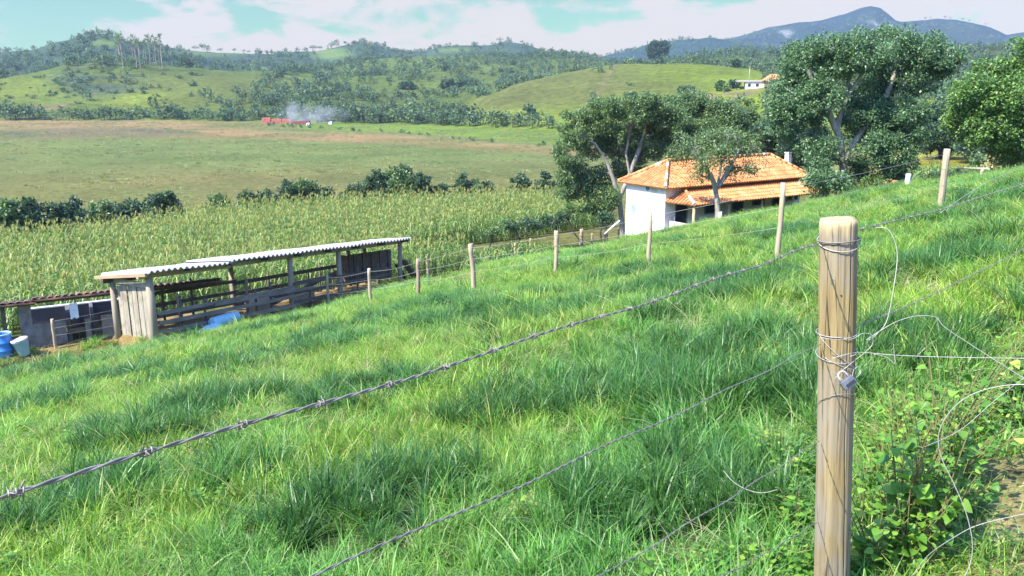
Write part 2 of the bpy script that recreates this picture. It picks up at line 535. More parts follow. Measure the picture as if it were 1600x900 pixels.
def ell(px, py, cx, cy, rx, ry, soft=0.5):
    return 1 - sstep(1 - soft, 1 + soft, np.hypot((px - cx) / rx, (py - cy) / ry))
def mixc(col, c, m):
    return col + (np.array(c[:3])[None, :] - col) * np.clip(m, 0, 1)[:, None]
def inpoly(x, y, poly):
    r = np.zeros(x.shape, bool)
    n = len(poly)
    for i in range(n):
        x1, y1 = poly[i]; x2, y2 = poly[(i + 1) % n]
        c = ((y1 > y) != (y2 > y))
        with np.errstate(divide='ignore', invalid='ignore'):
            xi = (x2 - x1) * (y - y1) / (y2 - y1) + x1
        r ^= c & (x < xi)
    return r
CORN = [(-60, 24), (-33, 33.5), (-17.5, 46), (-10, 50.5), (-3.3, 55), (-3.5, 57.5), (-8.5, 57.0), (-7.8, 59.5), (-4.2, 65), (2, 69), (9, 74), (10, 90), (-17, 83.5), (-30, 74), (-39, 60.5), (-62, 46)]

az = np.concatenate([np.linspace(-math.pi, -0.80, 70, endpoint=False), np.linspace(-0.80, 0.80, 620), np.linspace(0.80, math.pi, 70)[1:]])
rr = np.concatenate([[0.0], np.exp(np.linspace(math.log(0.6), math.log(2850), 490))])
A, RR = np.meshgrid(az, rr)
TX = (RR * np.sin(A)).ravel(); TY = (RR * np.cos(A)).ravel()
TZ = gz(TX, TY)
TU = u_of(TX, TY)
PX, PY = project(np.stack([TX, TY, TZ], 1))
RF = RR.ravel()
R0v = T(T_R0, TU)
hz = hill_z(TX, TY); vz = T(T_V, TU)
hillm = sstep(-1.0, 0.6, hz - vz) * (1 - sstep(95, 130, RF))
n1 = fbm(TX, TY, 22, 5, 21); n2 = fbm(TX, TY, 70, 4, 31); n3 = fbm(TX, TY, 6, 4, 41)
nw = (n2 - 0.5) * 26                                          # wobble of the bands, in pixels
col = np.tile(np.array(alb(164, 172, 108)[:3]), (len(TX), 1))
# the open field on the valley floor, from near to far
pyw = PY + nw * 0.55
col = mixc(col, alb(166, 168, 104), sstep(248, 285, pyw + (PX - 500) * 0.02))
col = mixc(col, alb(160, 178, 108), ell(PX, pyw, 560, 238, 560, 24, 0.45))
col = mixc(col, alb(186, 172, 112), ell(PX, pyw, 380, 288, 170, 14, 0.7) * 0.8)
col = mixc(col, alb(178, 166, 106), (1 - sstep(216, 226, pyw + (PX - 350) * -0.03)) * (1 - sstep(330, 470, PX)) * 0.9)
col = mixc(col, alb(168, 154, 120), ell(PX, pyw, 140, 207, 190, 10, 0.6))
col = mixc(col, alb(146, 138, 116), ell(PX, pyw, 250, 203, 60, 4, 0.6) + ell(PX, pyw, 0, 209, 40, 5, 0.6))
band = np.interp(PX, [0, 200, 290, 330, 420, 560, 640, 740, 860], [193, 192, 196, 204, 212, 216, 219, 228, 236])
col = mixc(col, alb(218, 180, 130), (1 - sstep(4, 10, np.abs(PY - band + nw * 0.12))) * (0.55 + 0.6 * n3))
top = np.interp(PX, [0, 400, 480, 640, 870], [187, 190, 203, 207, 226])
col = mixc(col, alb(160, 195, 84), 1 - sstep(-3, 2, PY - top))
m = sstep(0.50, 0.66, n1)
col = mixc(col, alb(126, 150, 92), m * 0.45)
m = sstep(0.56, 0.72, n3)
col = mixc(col, alb(176, 166, 112), m * 0.35)
# the flat behind the hill's far shoulder, at the right
col = mixc(col, alb(205, 200, 96), sstep(1330, 1400, PX) * (1 - hillm) * (PY > 200) * (RF < 400))
# the hills
far = sstep(0, 12, RF - R0v)
u_, y_ = PX, PY
hc = np.tile(np.array(alb(138, 162, 86)[:3]), (len(TX), 1))
hc = mixc(hc, alb(160, 172, 92), ell(u_, y_, 290, 140, 170, 26, 0.6) * 0.8)
hc = mixc(hc, alb(172, 190, 88), ell(u_, y_, 215, 157, 60, 14, 0.7) + ell(u_, y_, 20, 140, 70, 18, 0.7))
hc = mixc(hc, alb(112, 132, 112), ell(u_, y_, 155, 125, 65, 22, 0.6) * sstep(0.4, 0.62, n1))
hc = mixc(hc, alb(192, 168, 130), ell(u_, y_, 80, 167, 34, 3.5, 0.6) * 0.8)
gm = sstep(700, 760, u_) * (RF < T(T_rG, u_) + 40)
hc = mixc(hc, alb(160, 170, 98), gm)
hc = mixc(hc, alb(172, 196, 84), gm * np.clip(ell(u_, y_, 1130, 112, 130, 26, 0.7) + sstep(-30, 22, y_ - np.interp(u_, [740, 900, 1000, 1150], [188, 172, 158, 146])), 0, 1))
hc = mixc(hc, alb(190, 215, 70), gm * ell(u_, y_, 1165, 160, 60, 26, 0.5))
hc = mixc(hc, alb(182, 172, 122), gm * (1 - sstep(2.0, 4.5, np.abs(u_ - np.interp(y_, [100, 120, 140, 160], [962, 948, 938, 920])))) * (y_ < 156) * 0.8)
hc = mixc(hc, alb(192, 176, 136), gm * ell(u_, y_ - (u_ - 1130) * -0.22, 1130, 151, 62, 11, 0.5) * sstep(0.36, 0.6, n3))
hc = mixc(hc, alb(196, 178, 140), gm * ell(u_, y_, 1105, 150, 18, 4, 0.5))
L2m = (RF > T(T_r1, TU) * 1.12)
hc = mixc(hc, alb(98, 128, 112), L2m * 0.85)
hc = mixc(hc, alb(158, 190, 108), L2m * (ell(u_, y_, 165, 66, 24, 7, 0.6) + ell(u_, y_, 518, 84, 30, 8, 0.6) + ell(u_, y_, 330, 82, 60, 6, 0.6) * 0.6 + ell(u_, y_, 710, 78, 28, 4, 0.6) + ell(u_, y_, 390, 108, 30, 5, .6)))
hc = mixc(hc, alb(84, 116, 116), L2m * sstep(920, 960, u_))  # distance haze painted in: ridge colour made lighter and bluer
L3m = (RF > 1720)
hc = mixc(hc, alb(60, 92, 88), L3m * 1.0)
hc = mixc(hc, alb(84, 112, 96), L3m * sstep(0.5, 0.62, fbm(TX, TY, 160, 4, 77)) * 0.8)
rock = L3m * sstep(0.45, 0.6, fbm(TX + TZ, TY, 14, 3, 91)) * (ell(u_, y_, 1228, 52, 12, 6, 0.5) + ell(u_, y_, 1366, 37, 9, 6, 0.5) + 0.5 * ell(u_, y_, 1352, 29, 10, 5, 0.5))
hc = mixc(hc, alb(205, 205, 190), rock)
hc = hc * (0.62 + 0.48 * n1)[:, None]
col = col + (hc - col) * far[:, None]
# the near hillside: soil and thatch under the grass, the trodden path, the yard
gc = mixc(np.tile(np.array((0.042, 0.06, 0.02)), (len(TX), 1)), (0.13, 0.12, 0.05), sstep(0.5, 0.7, n3) * 0.7)
ps = path_side(TX, TY)
pathm = sstep(0.16, 0.5, ps + (fbm(TX, TY, 0.7, 3, 5) - 0.5) * 0.5) * (1 - sstep(5, 7, RF))
gc = mixc(gc, (0.24, 0.20, 0.085), pathm * (0.35 + 0.65 * sstep(0.42, 0.6, fbm(TX, TY, 0.25, 3, 8))))
bu, bv = barn_uv(TX, TY)
yard = sstep(-.8, .2, bu) * (1 - sstep(BLEN + 6.5, BLEN + 9, bu)) * sstep(-0.35, 0.3, bv + (n3 - 0.5) * 1.2) * (1 - sstep(4.5, 6.5, bv))
gc = mixc(gc, alb(208, 176, 122), yard)
dirt = np.clip(ell(PX, PY, 702, 431, 62, 13, 0.5) + ell(PX, PY, 90, 547, 120, 10, 0.5) + ell(PX, PY, 130, 536, 90, 7, .5), 0, 1)
gc = mixc(gc, alb(208, 176, 124), dirt * (0.5 + n3 * 0.5))
col = col + (gc - col) * hillm[:, None]
col = np.clip(col, 0.004, 0.8)

nA, nR = len(az), len(rr)
ii, jj = np.meshgrid(np.arange(nR - 1), np.arange(nA), indexing='ij')
j2 = (jj + 1) % nA
Q = np.stack([ii * nA + jj, ii * nA + j2, (ii + 1) * nA + j2, (ii + 1) * nA + jj], -1).reshape(-1, 4)[:, ::-1]
fr = (RF[Q[:, 0]] + RF[Q[:, 2]]) / 2
fh = hillm[Q].mean(1); ff = (RF - R0v)[Q].mean(1); fm = RF[Q].mean(1)
zone = np.where(fm > 1750, 3, np.where(ff > 0, 2, np.where(fh > 0.5, 0, 1)))

def ground_mat(name, sc, amt, bump, bdist):
    m, nt, out = new_mat(name)
    L = nt.links.new
    b = nt.nodes.new('ShaderNodeBsdfPrincipled'); setin(b, Roughness=0.95); b.inputs['Specular IOR Level'].default_value = 0.1
    at_ = nt.nodes.new('ShaderNodeAttribute'); at_.attribute_name = 'tint'
    geo = nt.nodes.new('ShaderNodeNewGeometry')
    last = at_.outputs['Color']
    hgt = None
    for s_, lo, hi in sc:
        nz = nt.nodes.new('ShaderNodeTexNoise'); setin(nz, Scale=s_, Detail=8, Roughness=0.7)
        L(geo.outputs['Position'], nz.inputs['Vector'])
        mr = nt.nodes.new('ShaderNodeMapRange'); mr.inputs['From Min'].default_value = 0.3; mr.inputs['From Max'].default_value = 0.7
        mr.inputs['To Min'].default_value = lo; mr.inputs['To Max'].default_value = hi
        L(nz.outputs['Fac'], mr.inputs['Value'])
        vm = nt.nodes.new('ShaderNodeVectorMath'); vm.operation = 'SCALE'
        L(last, vm.inputs[0]); L(mr.outputs[0], vm.inputs['Scale']); last = vm.outputs[0]
        hgt = nz.outputs['Fac']
    L(last, b.inputs['Base Color'])
    bp = nt.nodes.new('ShaderNodeBump'); setin(bp, Strength=bump, Distance=bdist)
    L(hgt, bp.inputs['Height']); L(bp.outputs[0], b.inputs['Normal'])
    L(b.outputs[0], out.inputs[0])
    return m
GM = [ground_mat('hillside soil', [(1.5, 0.6, 1.4), (14, 0.6, 1.4)], 1, 0.5, 0.05),
      ground_mat('field grass', [(0.08, 0.8, 1.2), (0.9, 0.55, 1.45)], 1, 0.8, 0.6),
      ground_mat('hill pasture', [(0.03, 0.8, 1.2), (0.35, 0.5, 1.5)], 1, 0.8, 1.5),
      ground_mat('mountain scrub', [(0.012, 0.7, 1.3), (0.11, 0.4, 1.6)], 1, 1.0, 8.0)]
TV = np.stack([TX, TY, TZ], 1)
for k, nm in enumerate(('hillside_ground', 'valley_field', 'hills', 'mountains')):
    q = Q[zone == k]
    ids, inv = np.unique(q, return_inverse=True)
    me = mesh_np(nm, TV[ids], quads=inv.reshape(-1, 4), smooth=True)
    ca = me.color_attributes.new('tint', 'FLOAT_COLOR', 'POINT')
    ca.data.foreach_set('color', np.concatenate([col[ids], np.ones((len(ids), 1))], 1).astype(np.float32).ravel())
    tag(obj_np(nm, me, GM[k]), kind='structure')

# ================================================================== HAZE
m, nt, out = new_mat('air')
pv = nt.nodes.new('ShaderNodeVolumePrincipled')
pv.inputs['Color'].default_value = (0.50, 0.69, 0.92, 1)
pv.inputs['Density'].default_value = 0.00014
pv.inputs['Anisotropy'].default_value = 0.0
nt.links.new(pv.outputs[0], out.inputs['Volume'])
hb = MB().box((-2900, -2900, -75), (5800, 0, 0), (0, 5800, 0), (0, 0, 75 + 292)).build('haze', m)
tag(hb, 'thin pale blue haze over the valley and the far hills', None, None, 'stuff')

# ================================================================== GRASS
def blades(n, rad, h, hs, w, lean, seed, levels=4, clump=0.0, wind=(0.25, 0.1)):
    g = np.random.default_rng(seed)
    a = g.uniform(0, 2 * np.pi, n); rr_ = rad * np.sqrt(g.uniform(0, 1, n))
    if clump:
        k = max(2, int(n * clump)); ca = g.uniform(0, 2 * np.pi, k); cr = rad * np.sqrt(g.uniform(0, 1, k))
        pick = g.integers(0, k, n)
        X = cr[pick] * np.cos(ca[pick]) + g.normal(0, rad * 0.07, n); Y = cr[pick] * np.sin(ca[pick]) + g.normal(0, rad * 0.07, n)
    else:
        X, Y = rr_ * np.cos(a), rr_ * np.sin(a)
    H = h * np.clip(g.normal(1, hs, n), 0.3, 1.7)
    la = g.uniform(0, 2 * np.pi, n)
    ln = np.abs(g.normal(lean, lean * 0.5, n))
    lx = np.cos(la) * ln + wind[0] * ln; ly = np.sin(la) * ln + wind[1] * ln
    wa = la + np.pi / 2 + g.normal(0, 0.5, n)
    W = w * np.clip(g.normal(1, 0.3, n), 0.4, 1.8)
    V = np.zeros((n, levels, 2, 3))
    for i in range(levels):
        t = i / (levels - 1)
        ox = X + lx * H * t ** 1.8; oy = Y + ly * H * t ** 1.8
        oz = H * (t - 0.35 * ln * t ** 2.5)
        ww = W * (1 - t ** 1.6) * (0.75 + 0.5 * t) * 0.5 + 0.0004
        for s_, sg in ((0, -1), (1, 1)):
            V[:, i, s_, 0] = ox + sg * ww * np.cos(wa); V[:, i, s_, 1] = oy + sg * ww * np.sin(wa); V[:, i, s_, 2] = oz - 0.02 * (i == 0)
    base = (np.arange(n) * levels * 2)[:, None]
    Qs = []
    for i in range(levels - 1):
        Qs.append(base + np.array([[2 * i, 2 * i + 1, 2 * i + 3, 2 * i + 2]]))
    return V.reshape(-1, 3), np.concatenate(Qs)
def grass_proto(name, mat, sets):
    Vs, Qs, k = [], [], 0
    for s_ in sets:
        v, q = blades(**s_); Vs.append(v); Qs.append(q + k); k += len(v)
    return proto(name, mesh_np(name, np.concatenate(Vs), quads=np.concatenate(Qs)), mat)

M_GRASS = foliage('grass blades', [(0.0, (0.07, 0.175, 0.035, 1)), (0.3, (0.12, 0.28, 0.042, 1)), (0.65, (0.20, 0.36, 0.055, 1)), (0.87, (0.29, 0.42, 0.085, 1)), (0.96, (0.44, 0.42, 0.18, 1)), (1.0, (0.54, 0.47, 0.26, 1))],
                  trans=0.38, pos_scale=0.33, pos_col=(1.2, 1.07, 0.8, 1), pos_col2=(0.62, 0.88, 1.0, 1), rough=0.45, spec=0.35, obj_random=True)
M_LUSH = foliage('dark lush grass', [(0.0, (0.03, 0.10, 0.03, 1)), (0.6, (0.07, 0.19, 0.042, 1)), (1.0, (0.14, 0.29, 0.06, 1))], trans=0.35, rough=0.4, spec=0.4, obj_random=True)
M_DRY = foliage('dry grass', [(0.0, (0.30, 0.30, 0.12, 1)), (0.5, (0.45, 0.40, 0.2, 1)), (1.0, (0.52, 0.45, 0.28, 1))], trans=0.3, rough=0.6)
GP = [grass_proto('tuft_a', M_GRASS, [dict(n=130, rad=0.30, h=0.32, hs=0.3, w=0.011, lean=0.45, seed=1), dict(n=60, rad=0.3, h=0.16, hs=0.4, w=0.008, lean=0.9, seed=11)]),
      grass_proto('tuft_b', M_GRASS, [dict(n=120, rad=0.30, h=0.38, hs=0.3, w=0.013, lean=0.6, seed=2, clump=0.08), dict(n=50, rad=0.3, h=0.15, hs=0.4, w=0.008, lean=0.9, seed=12)]),
      grass_proto('tuft_c', M_GRASS, [dict(n=170, rad=0.33, h=0.22, hs=0.4, w=0.010, lean=0.75, seed=3)]),
      grass_proto('tuft_d', M_GRASS, [dict(n=90, rad=0.24, h=0.46, hs=0.25, w=0.015, lean=0.45, seed=4, clump=0.06), dict(n=60, rad=0.3, h=0.24, hs=0.3, w=0.009, lean=1.0, seed=14)]),
      grass_proto('tuft_lush', M_LUSH, [dict(n=120, rad=0.22, h=0.58, hs=0.25, w=0.018, lean=0.4, seed=5, clump=0.05)]),
      grass_proto('tuft_dry', M_DRY, [dict(n=50, rad=0.28, h=0.32, hs=0.4, w=0.008, lean=1.1, seed=6)]),
      grass_proto('tuft_short', M_GRASS, [dict(n=170, rad=0.22, h=0.09, hs=0.4, w=0.006, lean=0.9, seed=8)])]
HOUSE_C = at(1040, 294, 50.0)
LUSH = [(680, 482, 0.9), (478, 556, .7), (425, 515, .8), (985, 432, 1.0), (1060, 452, .9), (1225, 372, .8), (180, 595, .9), (340, 640, .9), (870, 500, .7), (1100, 560, 1.0), (60, 640, .8), (560, 620, .6), (720, 505, .8), (1000, 620, .9), (1180, 450, .8), (1500, 420, .8), (230, 680, .7), (820, 640, .6), (1170, 640, .9), (90, 800, .9), (600, 800, .9), (1050, 790, .9), (300, 590, .6), (540, 520, .7), (1400, 560, .9), (1120, 470, .8)]
LP = np.array([tuple(ground_at(a, b)) for a, b, c in LUSH])
def grass_points():
    P, RT, SL, IX = [], [], [], []
    # ring by ring: patch density falls and patch size grows with distance
    for r0, r1, dens, sc in ((1.2, 7, 45, 0.62), (7, 13, 28, 0.76), (13, 24, 13.5, 0.98), (24, 44, 6.5, 1.35), (44, 80, 1.8, 2.0)):
        half = 0.80 if r0 < 20 else 0.66
        n = int(half * (r1 * r1 - r0 * r0) * dens)
        r = np.sqrt(rng.uniform(r0 * r0, r1 * r1, n)); a = rng.uniform(-half, half, n)
        x, y = r * np.sin(a), r * np.cos(a)
        u = u_of(x, y)
        keep = hill_z(x, y) > T(T_V, u) - 0.4 - (x < -2) * (-0.9)
        bu, bv = barn_uv(x, y)
        keep &= ~((bu > -.1) & (bu < BLEN + 6) & (bv > -0.55) & (bv < 5.2))
        su, sv = sty_uv(x, y)
        keep &= ~((su > -5) & (su < 8) & (sv > -.45) & (sv < 3))
        hd = np.stack([x - HOUSE_C.x, y - HOUSE_C.y], 1)
        hu = hd @ np.array([0.83, 0.56]); hv = hd @ np.array([-0.56, 0.83])
        keep &= ~((hu > 0.4) & (hu < 13.8) & (hv > -1.6) & (hv < 5))
        px, py = project(np.stack([x, y, gz(x, y)], 1))
        keep &= ~((ell(px, py, 702, 431, 62, 12, 0.4) > 0.4) & (rng.uniform(0, 1, n) < 0.9))
        keep &= ~((ell(px, py, 90, 546, 110, 8, 0.4) > 0.4) & (rng.uniform(0, 1, n) < 0.8))
        ps = path_side(x, y)
        short = (ps > 0.16) & (r < 7.5)
        keep &= ~(short & (rng.uniform(0, 1, n) < 0.12 + 0.62 * ((fbm(x, y, 0.25, 3, 8) > 0.52) | (ps > .42))))
        keep &= ~((np.hypot(x - POST.x, y - POST.y) < 0.22))
        x, y, short, r = x[keep], y[keep], short[keep], r[keep]
        n = len(x)
        lush = fbm(x, y, 1.6 + 0.04 * r.mean(), 3, 55)
        yel = fbm(x, y, 5, 3, 66)
        d = np.min(np.hypot(x[:, None] - LP[None, :, 0], y[:, None] - LP[None, :, 1]) / (0.5 + 0.035 * LP[None, :, 1]), axis=1)
        ix = rng.choice([0, 1, 2, 3], n, p=[0.36, 0.26, 0.22, 0.16])
        ix = np.where((lush > 0.6) & (rng.uniform(0, 1, n) < 0.6), 3, ix)
        lm = (d < 1.0) | ((lush > 0.70) & (rng.uniform(0, 1, n) < 0.45))
        ix = np.where(lm & (rng.uniform(0, 1, n) < 0.75), 4, ix)
        ix = np.where(~lm & (yel > 0.52) & (rng.uniform(0, 1, n) < 0.14), 5, ix)
        ix = np.where(~lm & (rng.uniform(0, 1, n) < 0.035), 5, ix)
        ix = np.where(short, 6, ix)
        lush = np.where(ix == 4, lush - .22, lush)
        s_ = 0.86 * sc * rng.uniform(0.75, 1.25, n) * (0.75 + 0.55 * lush)
        s_ = np.where(short, rng.uniform(0.8, 1.3, n), s_)
        rt = np.stack([rng.normal(0, 0.1, n), rng.normal(0, 0.1, n), rng.uniform(0, 6.28, n)], 1)
        hgt = 0.80 * s_ / (1 + 1.15 * (sc - 0.62))
        P.append(np.stack([x, y, gz(x, y) - 0.01], 1)); RT.append(rt); SL.append(np.stack([s_, s_, hgt * np.where(short, 1, 1)], 1)); IX.append(ix)
    return map(np.concatenate, (P, RT, SL, IX))
gp = list(grass_points())
scatter('grass', *gp, GP, 'long bright green pasture grass with dark tufts covering the whole slope')

# ================================================================== CORN
def corn_proto(name, seed, mats, tall=2.2, tassel=True, nl=12):
    g = np.random.default_rng(seed)
    V, Qd, mi = [], [], []
    def strip(pts, wid, side, m):
        k = len(V)
        for p, w_ in zip(pts, wid):
            V.append(p - side * w_ / 2); V.append(p + side * w_ / 2)
        for i in range(len(pts) - 1):
            Qd.append((k + 2 * i, k + 2 * i + 1, k + 2 * i + 3, k + 2 * i + 2)); mi.append(m)
    for s_ in (np.array([1.0, 0, 0]), np.array([0, 1.0, 0])):
        strip([np.array([0, 0, z]) for z in (0, tall * 0.5, tall)], (0.035, 0.03, 0.012), s_, 0)
    a0 = g.uniform(0, 3.14)
    for i in range(nl):
        z = tall * (0.12 + 0.8 * i / nl); a = a0 + (i % 2) * math.pi + g.normal(0, 0.4)
        d = np.array([math.cos(a), math.sin(a), 0]); sd = np.array([-d[1], d[0], 0.25 * g.normal()])
        ln = g.uniform(0.55, 0.85) * (1 - 0.35 * abs(i / nl - 0.45)); up = g.uniform(0.5, 0.9)
        pts = [np.array([0, 0, z]) + d * ln * t + np.array([0, 0, ln * (up * t * 1.5 - (up + 0.55) * 1.35 * t * t)]) for t in (0, 0.3, 0.6, 1.0)]
        strip(pts, (0.04, 0.065, 0.05, 0.005), sd, 0)
    if tassel:
        for i in range(9):
            a = g.uniform(0, 6.28); e = g.uniform(0.06, 0.22)
            tip = np.array([math.cos(a) * e, math.sin(a) * e, tall + g.uniform(0.16, 0.34)])
            sd = np.array([-math.sin(a), math.cos(a), 0])
            strip([np.array([0, 0, tall - 0.06]), (np.array([0, 0, tall]) + tip) / 2 + np.array([0, 0, 0.03]), tip], (0.012, 0.022, 0.012), sd, 1)
    me = mesh_np(name, V, quads=Qd)
    me.polygons.foreach_set('material_index', np.array(mi, np.int32))
    return proto(name, me, mats)
M_CORN = foliage('corn leaves', [(0.0, (0.07, 0.16, 0.035, 1)), (0.5, (0.155, 0.27, 0.055, 1)), (0.85, (0.28, 0.36, 0.09, 1)), (1.0, (0.42, 0.42, 0.17, 1))], trans=0.32, rough=0.4, spec=0.4, obj_random=True)
M_TASSEL = foliage('corn tassels', [(0.0, (0.31, 0.33, 0.09, 1)), (1.0, (0.42, 0.41, 0.15, 1))], trans=0.3, obj_random=True)
CP = [corn_proto('corn_plant_%d' % i, 20 + i, [M_CORN, M_TASSEL], 1.95 + 0.1 * i, True, 13 + i % 3) for i in range(5)]
cr = 0.92
rowd = np.array([0.855, 0.52]); rowp = np.array([-0.52, 0.855])
a_ = np.arange(-70, 110, 0.225); b_ = np.arange(0, 150, cr)
aa, bb = np.meshgrid(a_, b_)
cx = (aa * rowd[0] + bb * rowp[0]).ravel() + rng.normal(0, 0.07, aa.size); cy = (aa * rowd[1] + bb * rowp[1]).ravel() + rng.normal(0, 0.07, aa.size)
k = inpoly(cx, cy, CORN) & (np.abs(np.arctan2(cx, cy)) < 0.75) & (rng.uniform(0, 1, len(cx)) < 0.93)
cx, cy = cx[k], cy[k]
n = len(cx)
pale = fbm(cx, cy, 9, 3, 71)
ss = rng.uniform(0.85, 1.12, n) * (0.85 + 0.28 * fbm(cx, cy, 6, 3, 72))
scatter('corn_crop', np.stack([cx, cy, gz(cx, cy)], 1), np.stack([rng.normal(0, .06, n), rng.normal(0, .06, n), rng.uniform(0, 6.28, n)], 1),
        np.stack([ss * .92, ss * .92, ss], 1), rng.integers(0, 5, n), CP, 'tall ripening corn with tan tassels filling the field behind the open shed')
YP = [corn_proto('young_corn_%d' % i, 40 + i, [M_CORN, M_TASSEL], 1.05, False, 8) for i in range(3)]
def young(poly, dens, nm, lab, lo=0.8, hi=1.3):
    q = np.array(poly); x0, y0 = q.min(0); x1, y1 = q.max(0)
    n = int((x1 - x0) * (y1 - y0) * dens)
    x = rng.uniform(x0, x1, n); y = rng.uniform(y0, y1, n)
    y = y0 + np.round((y - y0) / 0.8) * 0.8 + rng.normal(0, 0.08, n)
    k = inpoly(x, y, poly); x, y = x[k], y[k]; n = len(x)
    s_ = rng.uniform(lo, hi, n)
    scatter(nm, np.stack([x, y, gz(x, y)], 1), np.stack([0 * x, 0 * x, rng.uniform(0, 6.28, n)], 1), np.stack([s_, s_, s_], 1), rng.integers(0, 3, n), YP, lab)
def gpoly(*pp):
    return [tuple(at(a, b, Y))[:2] for a, b, Y in pp]
young(gpoly((724, 400, 53), (800, 400, 51), (890, 385, 53), (895, 370, 60), (830, 370, 63), (740, 385, 60)), 4.5, 'low_corn', 'low young corn patch between the tall corn and the lower fence')
young(gpoly((1395, 270, 56), (1545, 270, 50), (1560, 268, 54), (1560, 268, 58), (1400, 270, 60)), 7, 'kitchen_corn', 'thin green strip of corn beyond the slope below the big tree', 0.9, 1.25)

# ================================================================== TREES
def leaf_mesh(name, centers, spread, per, size, seed, out_from=None, aspect=0.5, droop=0.25):
    g = np.random.default_rng(seed)
    c = np.repeat(np.asarray(centers), per, axis=0); sp = np.repeat(np.asarray(spread), per)
    n = len(c)
    d = g.normal(0, 1, (n, 3)); d /= np.linalg.norm(d, axis=1)[:, None]
    p = c + d * (sp * g.uniform(0.15, 1.0, n) ** 0.6)[:, None] * np.array([1, 1, 0.72])
    a = d * 0.7 + g.normal(0, 0.75, (n, 3)); a[:, 2] -= droop
    a /= np.linalg.norm(a, axis=1)[:, None]
    up = g.normal(0, 0.55, (n, 3)); up[:, 2] += 0.9
    b = np.cross(a, up); b /= np.linalg.norm(b, axis=1)[:, None] + 1e-9
    s_ = size * np.clip(g.normal(1, 0.28, n), 0.45, 1.8)
    L_, W_ = (a * s_[:, None]), (b * (s_ * aspect / 2)[:, None])
    nrm = np.cross(b, a)
    V = np.stack([p, p + L_ * 0.5 + W_ - nrm * (s_ * 0.06)[:, None], p + L_, p + L_ * 0.5 - W_ - nrm * (s_ * 0.06)[:, None]], 1).reshape(-1, 3)
    return mesh_np(name, V, quads=np.arange(n * 4).reshape(-1, 4))
def limbs(trunks, clusters, r_base, seed, r_tip=0.026, first=2, pw=0.46, nside=6):
    """trunk poly-lines plus a limb to every leaf cluster, thick where many limbs share it"""
    g = np.random.default_rng(seed)
    pos, par = [], []
    for tr in trunks:
        for i, p in enumerate(tr):
            if i == 0 and len(pos) and tr is not trunks[0]:
                q = np.array(p); j = int(np.argmin([np.linalg.norm(np.array(v) - q) for v in pos])); pos.append(q); par.append(j)
            else:
                pos.append(np.array(p, float)); par.append(len(pos) - 2)
    par[0] = -1
    n0 = len(pos)
    cl = np.asarray(clusters)
    P0 = np.array(pos)
    order = np.argsort([np.min(np.linalg.norm(P0 - c, axis=1)) for c in cl])
    tips = []
    for o in order:
        c = cl[o]
        A_ = np.array(pos)
        dist = np.linalg.norm(A_ - c, axis=1) + 0.9 * np.maximum(0, A_[:, 2] - c[2] + 0.2)
        dist[:first] += 50
        j = int(np.argmin(dist)); p = A_[j]
        d = np.linalg.norm(c - p); m_ = max(1, int(d / 0.75))
        off = g.normal(0, 0.09, 3) * d
        off[2] += 0.05 * d
        last = j
        for k_ in range(1, m_ + 1):
            t = k_ / m_
            pos.append(p + (c - p) * t + off * math.sin(math.pi * t)); par.append(last); last = len(pos) - 1
        tips.append(last)
    cnt = np.zeros(len(pos)); cnt[tips] = 1
    for i in range(len(pos) - 1, 0, -1):
        if par[i] >= 0: cnt[par[i]] += cnt[i]
    cnt = np.maximum(cnt, 1)
    rad = r_tip * cnt ** pw
    rad *= min(1.6, r_base / max(rad[0], 1e-6)) if rad[0] > r_base else 1
    for i in range(n0):
        rad[i] = max(rad[i], r_base * (0.9 if i else 1.25) * (0.55 if cnt[i] < 0.25 * cnt[0] else 1))
    V, Qd = [], []
    for i in range(1, len(pos)):
        j = par[i]
        if j < 0: continue
        d = pos[i] - pos[j]; L_ = np.linalg.norm(d)
        if L_ < 1e-4: continue
        d = d / L_
        a = np.cross(d, [0.31, 0.87, 0.2]); a /= np.linalg.norm(a); b = np.cross(d, a)
        k_ = len(V)
        r0_, r1_ = min(rad[j], rad[i] * 1.5), rad[i]
        for (p, r_) in ((pos[j], r0_), (pos[i] + d * r1_ * 0.3, r1_)):
            for s_ in range(nside):
                t = 2 * math.pi * s_ / nside
                V.append(p + (a * math.cos(t) + b * math.sin(t)) * r_)
        for s_ in range(nside):
            s2 = (s_ + 1) % nside
            Qd.append((k_ + s_, k_ + s2, k_ + nside + s2, k_ + nside + s_))
    return mesh_np('trunk', V, quads=Qd, smooth=True)
def lobe_clusters(lobes, dens, seed, base):
    """lobes: (centre, rx, ry, rz) in world metres -> cluster centres relative to base, spread"""
    g = np.random.default_rng(seed)
    cs, sp = [], []
    for c, rx, ry, rz in lobes:
        n = max(4, int(dens * (rx * ry * rz) ** (2 / 3)))
        d = g.normal(0, 1, (n, 3)); d /= np.linalg.norm(d, axis=1)[:, None]
        q = d * (g.uniform(0.25, 1.0, n) ** 0.45)[:, None] * np.array([rx, ry, rz]) * 0.92
        cs.append(np.array(c) - np.array(base) + q); sp.append(g.uniform(0.30, 0.78, n))
    return np.concatenate(cs), np.concatenate(sp)
def px_lobes(lst, Y, seed, deep=1.0, dz=1.4):
    """(px, py, rx, ry[, dY]) seen at distance Y -> lobes with a depth of their own"""
    g = np.random.default_rng(seed)
    out = []
    for l in lst:
        y = Y + (l[4] if len(l) > 4 else g.uniform(-dz, dz))
        c = at(l[0], l[1], y); k = (c.y * cT - c.z * sT) / F
        rx, rz = l[2] * k, l[3] * k
        out.append((tuple(c), rx, (rx + rz) / 2 * deep, rz))
    return out
def bark(name, a, b):
    return surf(name, a, b, scale=5, stretch=(1, 1, 0.25), bump=0.6, bscale=14, rough=0.9)
M_BARK = bark('pale bark', (0.40, 0.36, 0.30, 1), (0.19, 0.17, 0.14, 1))
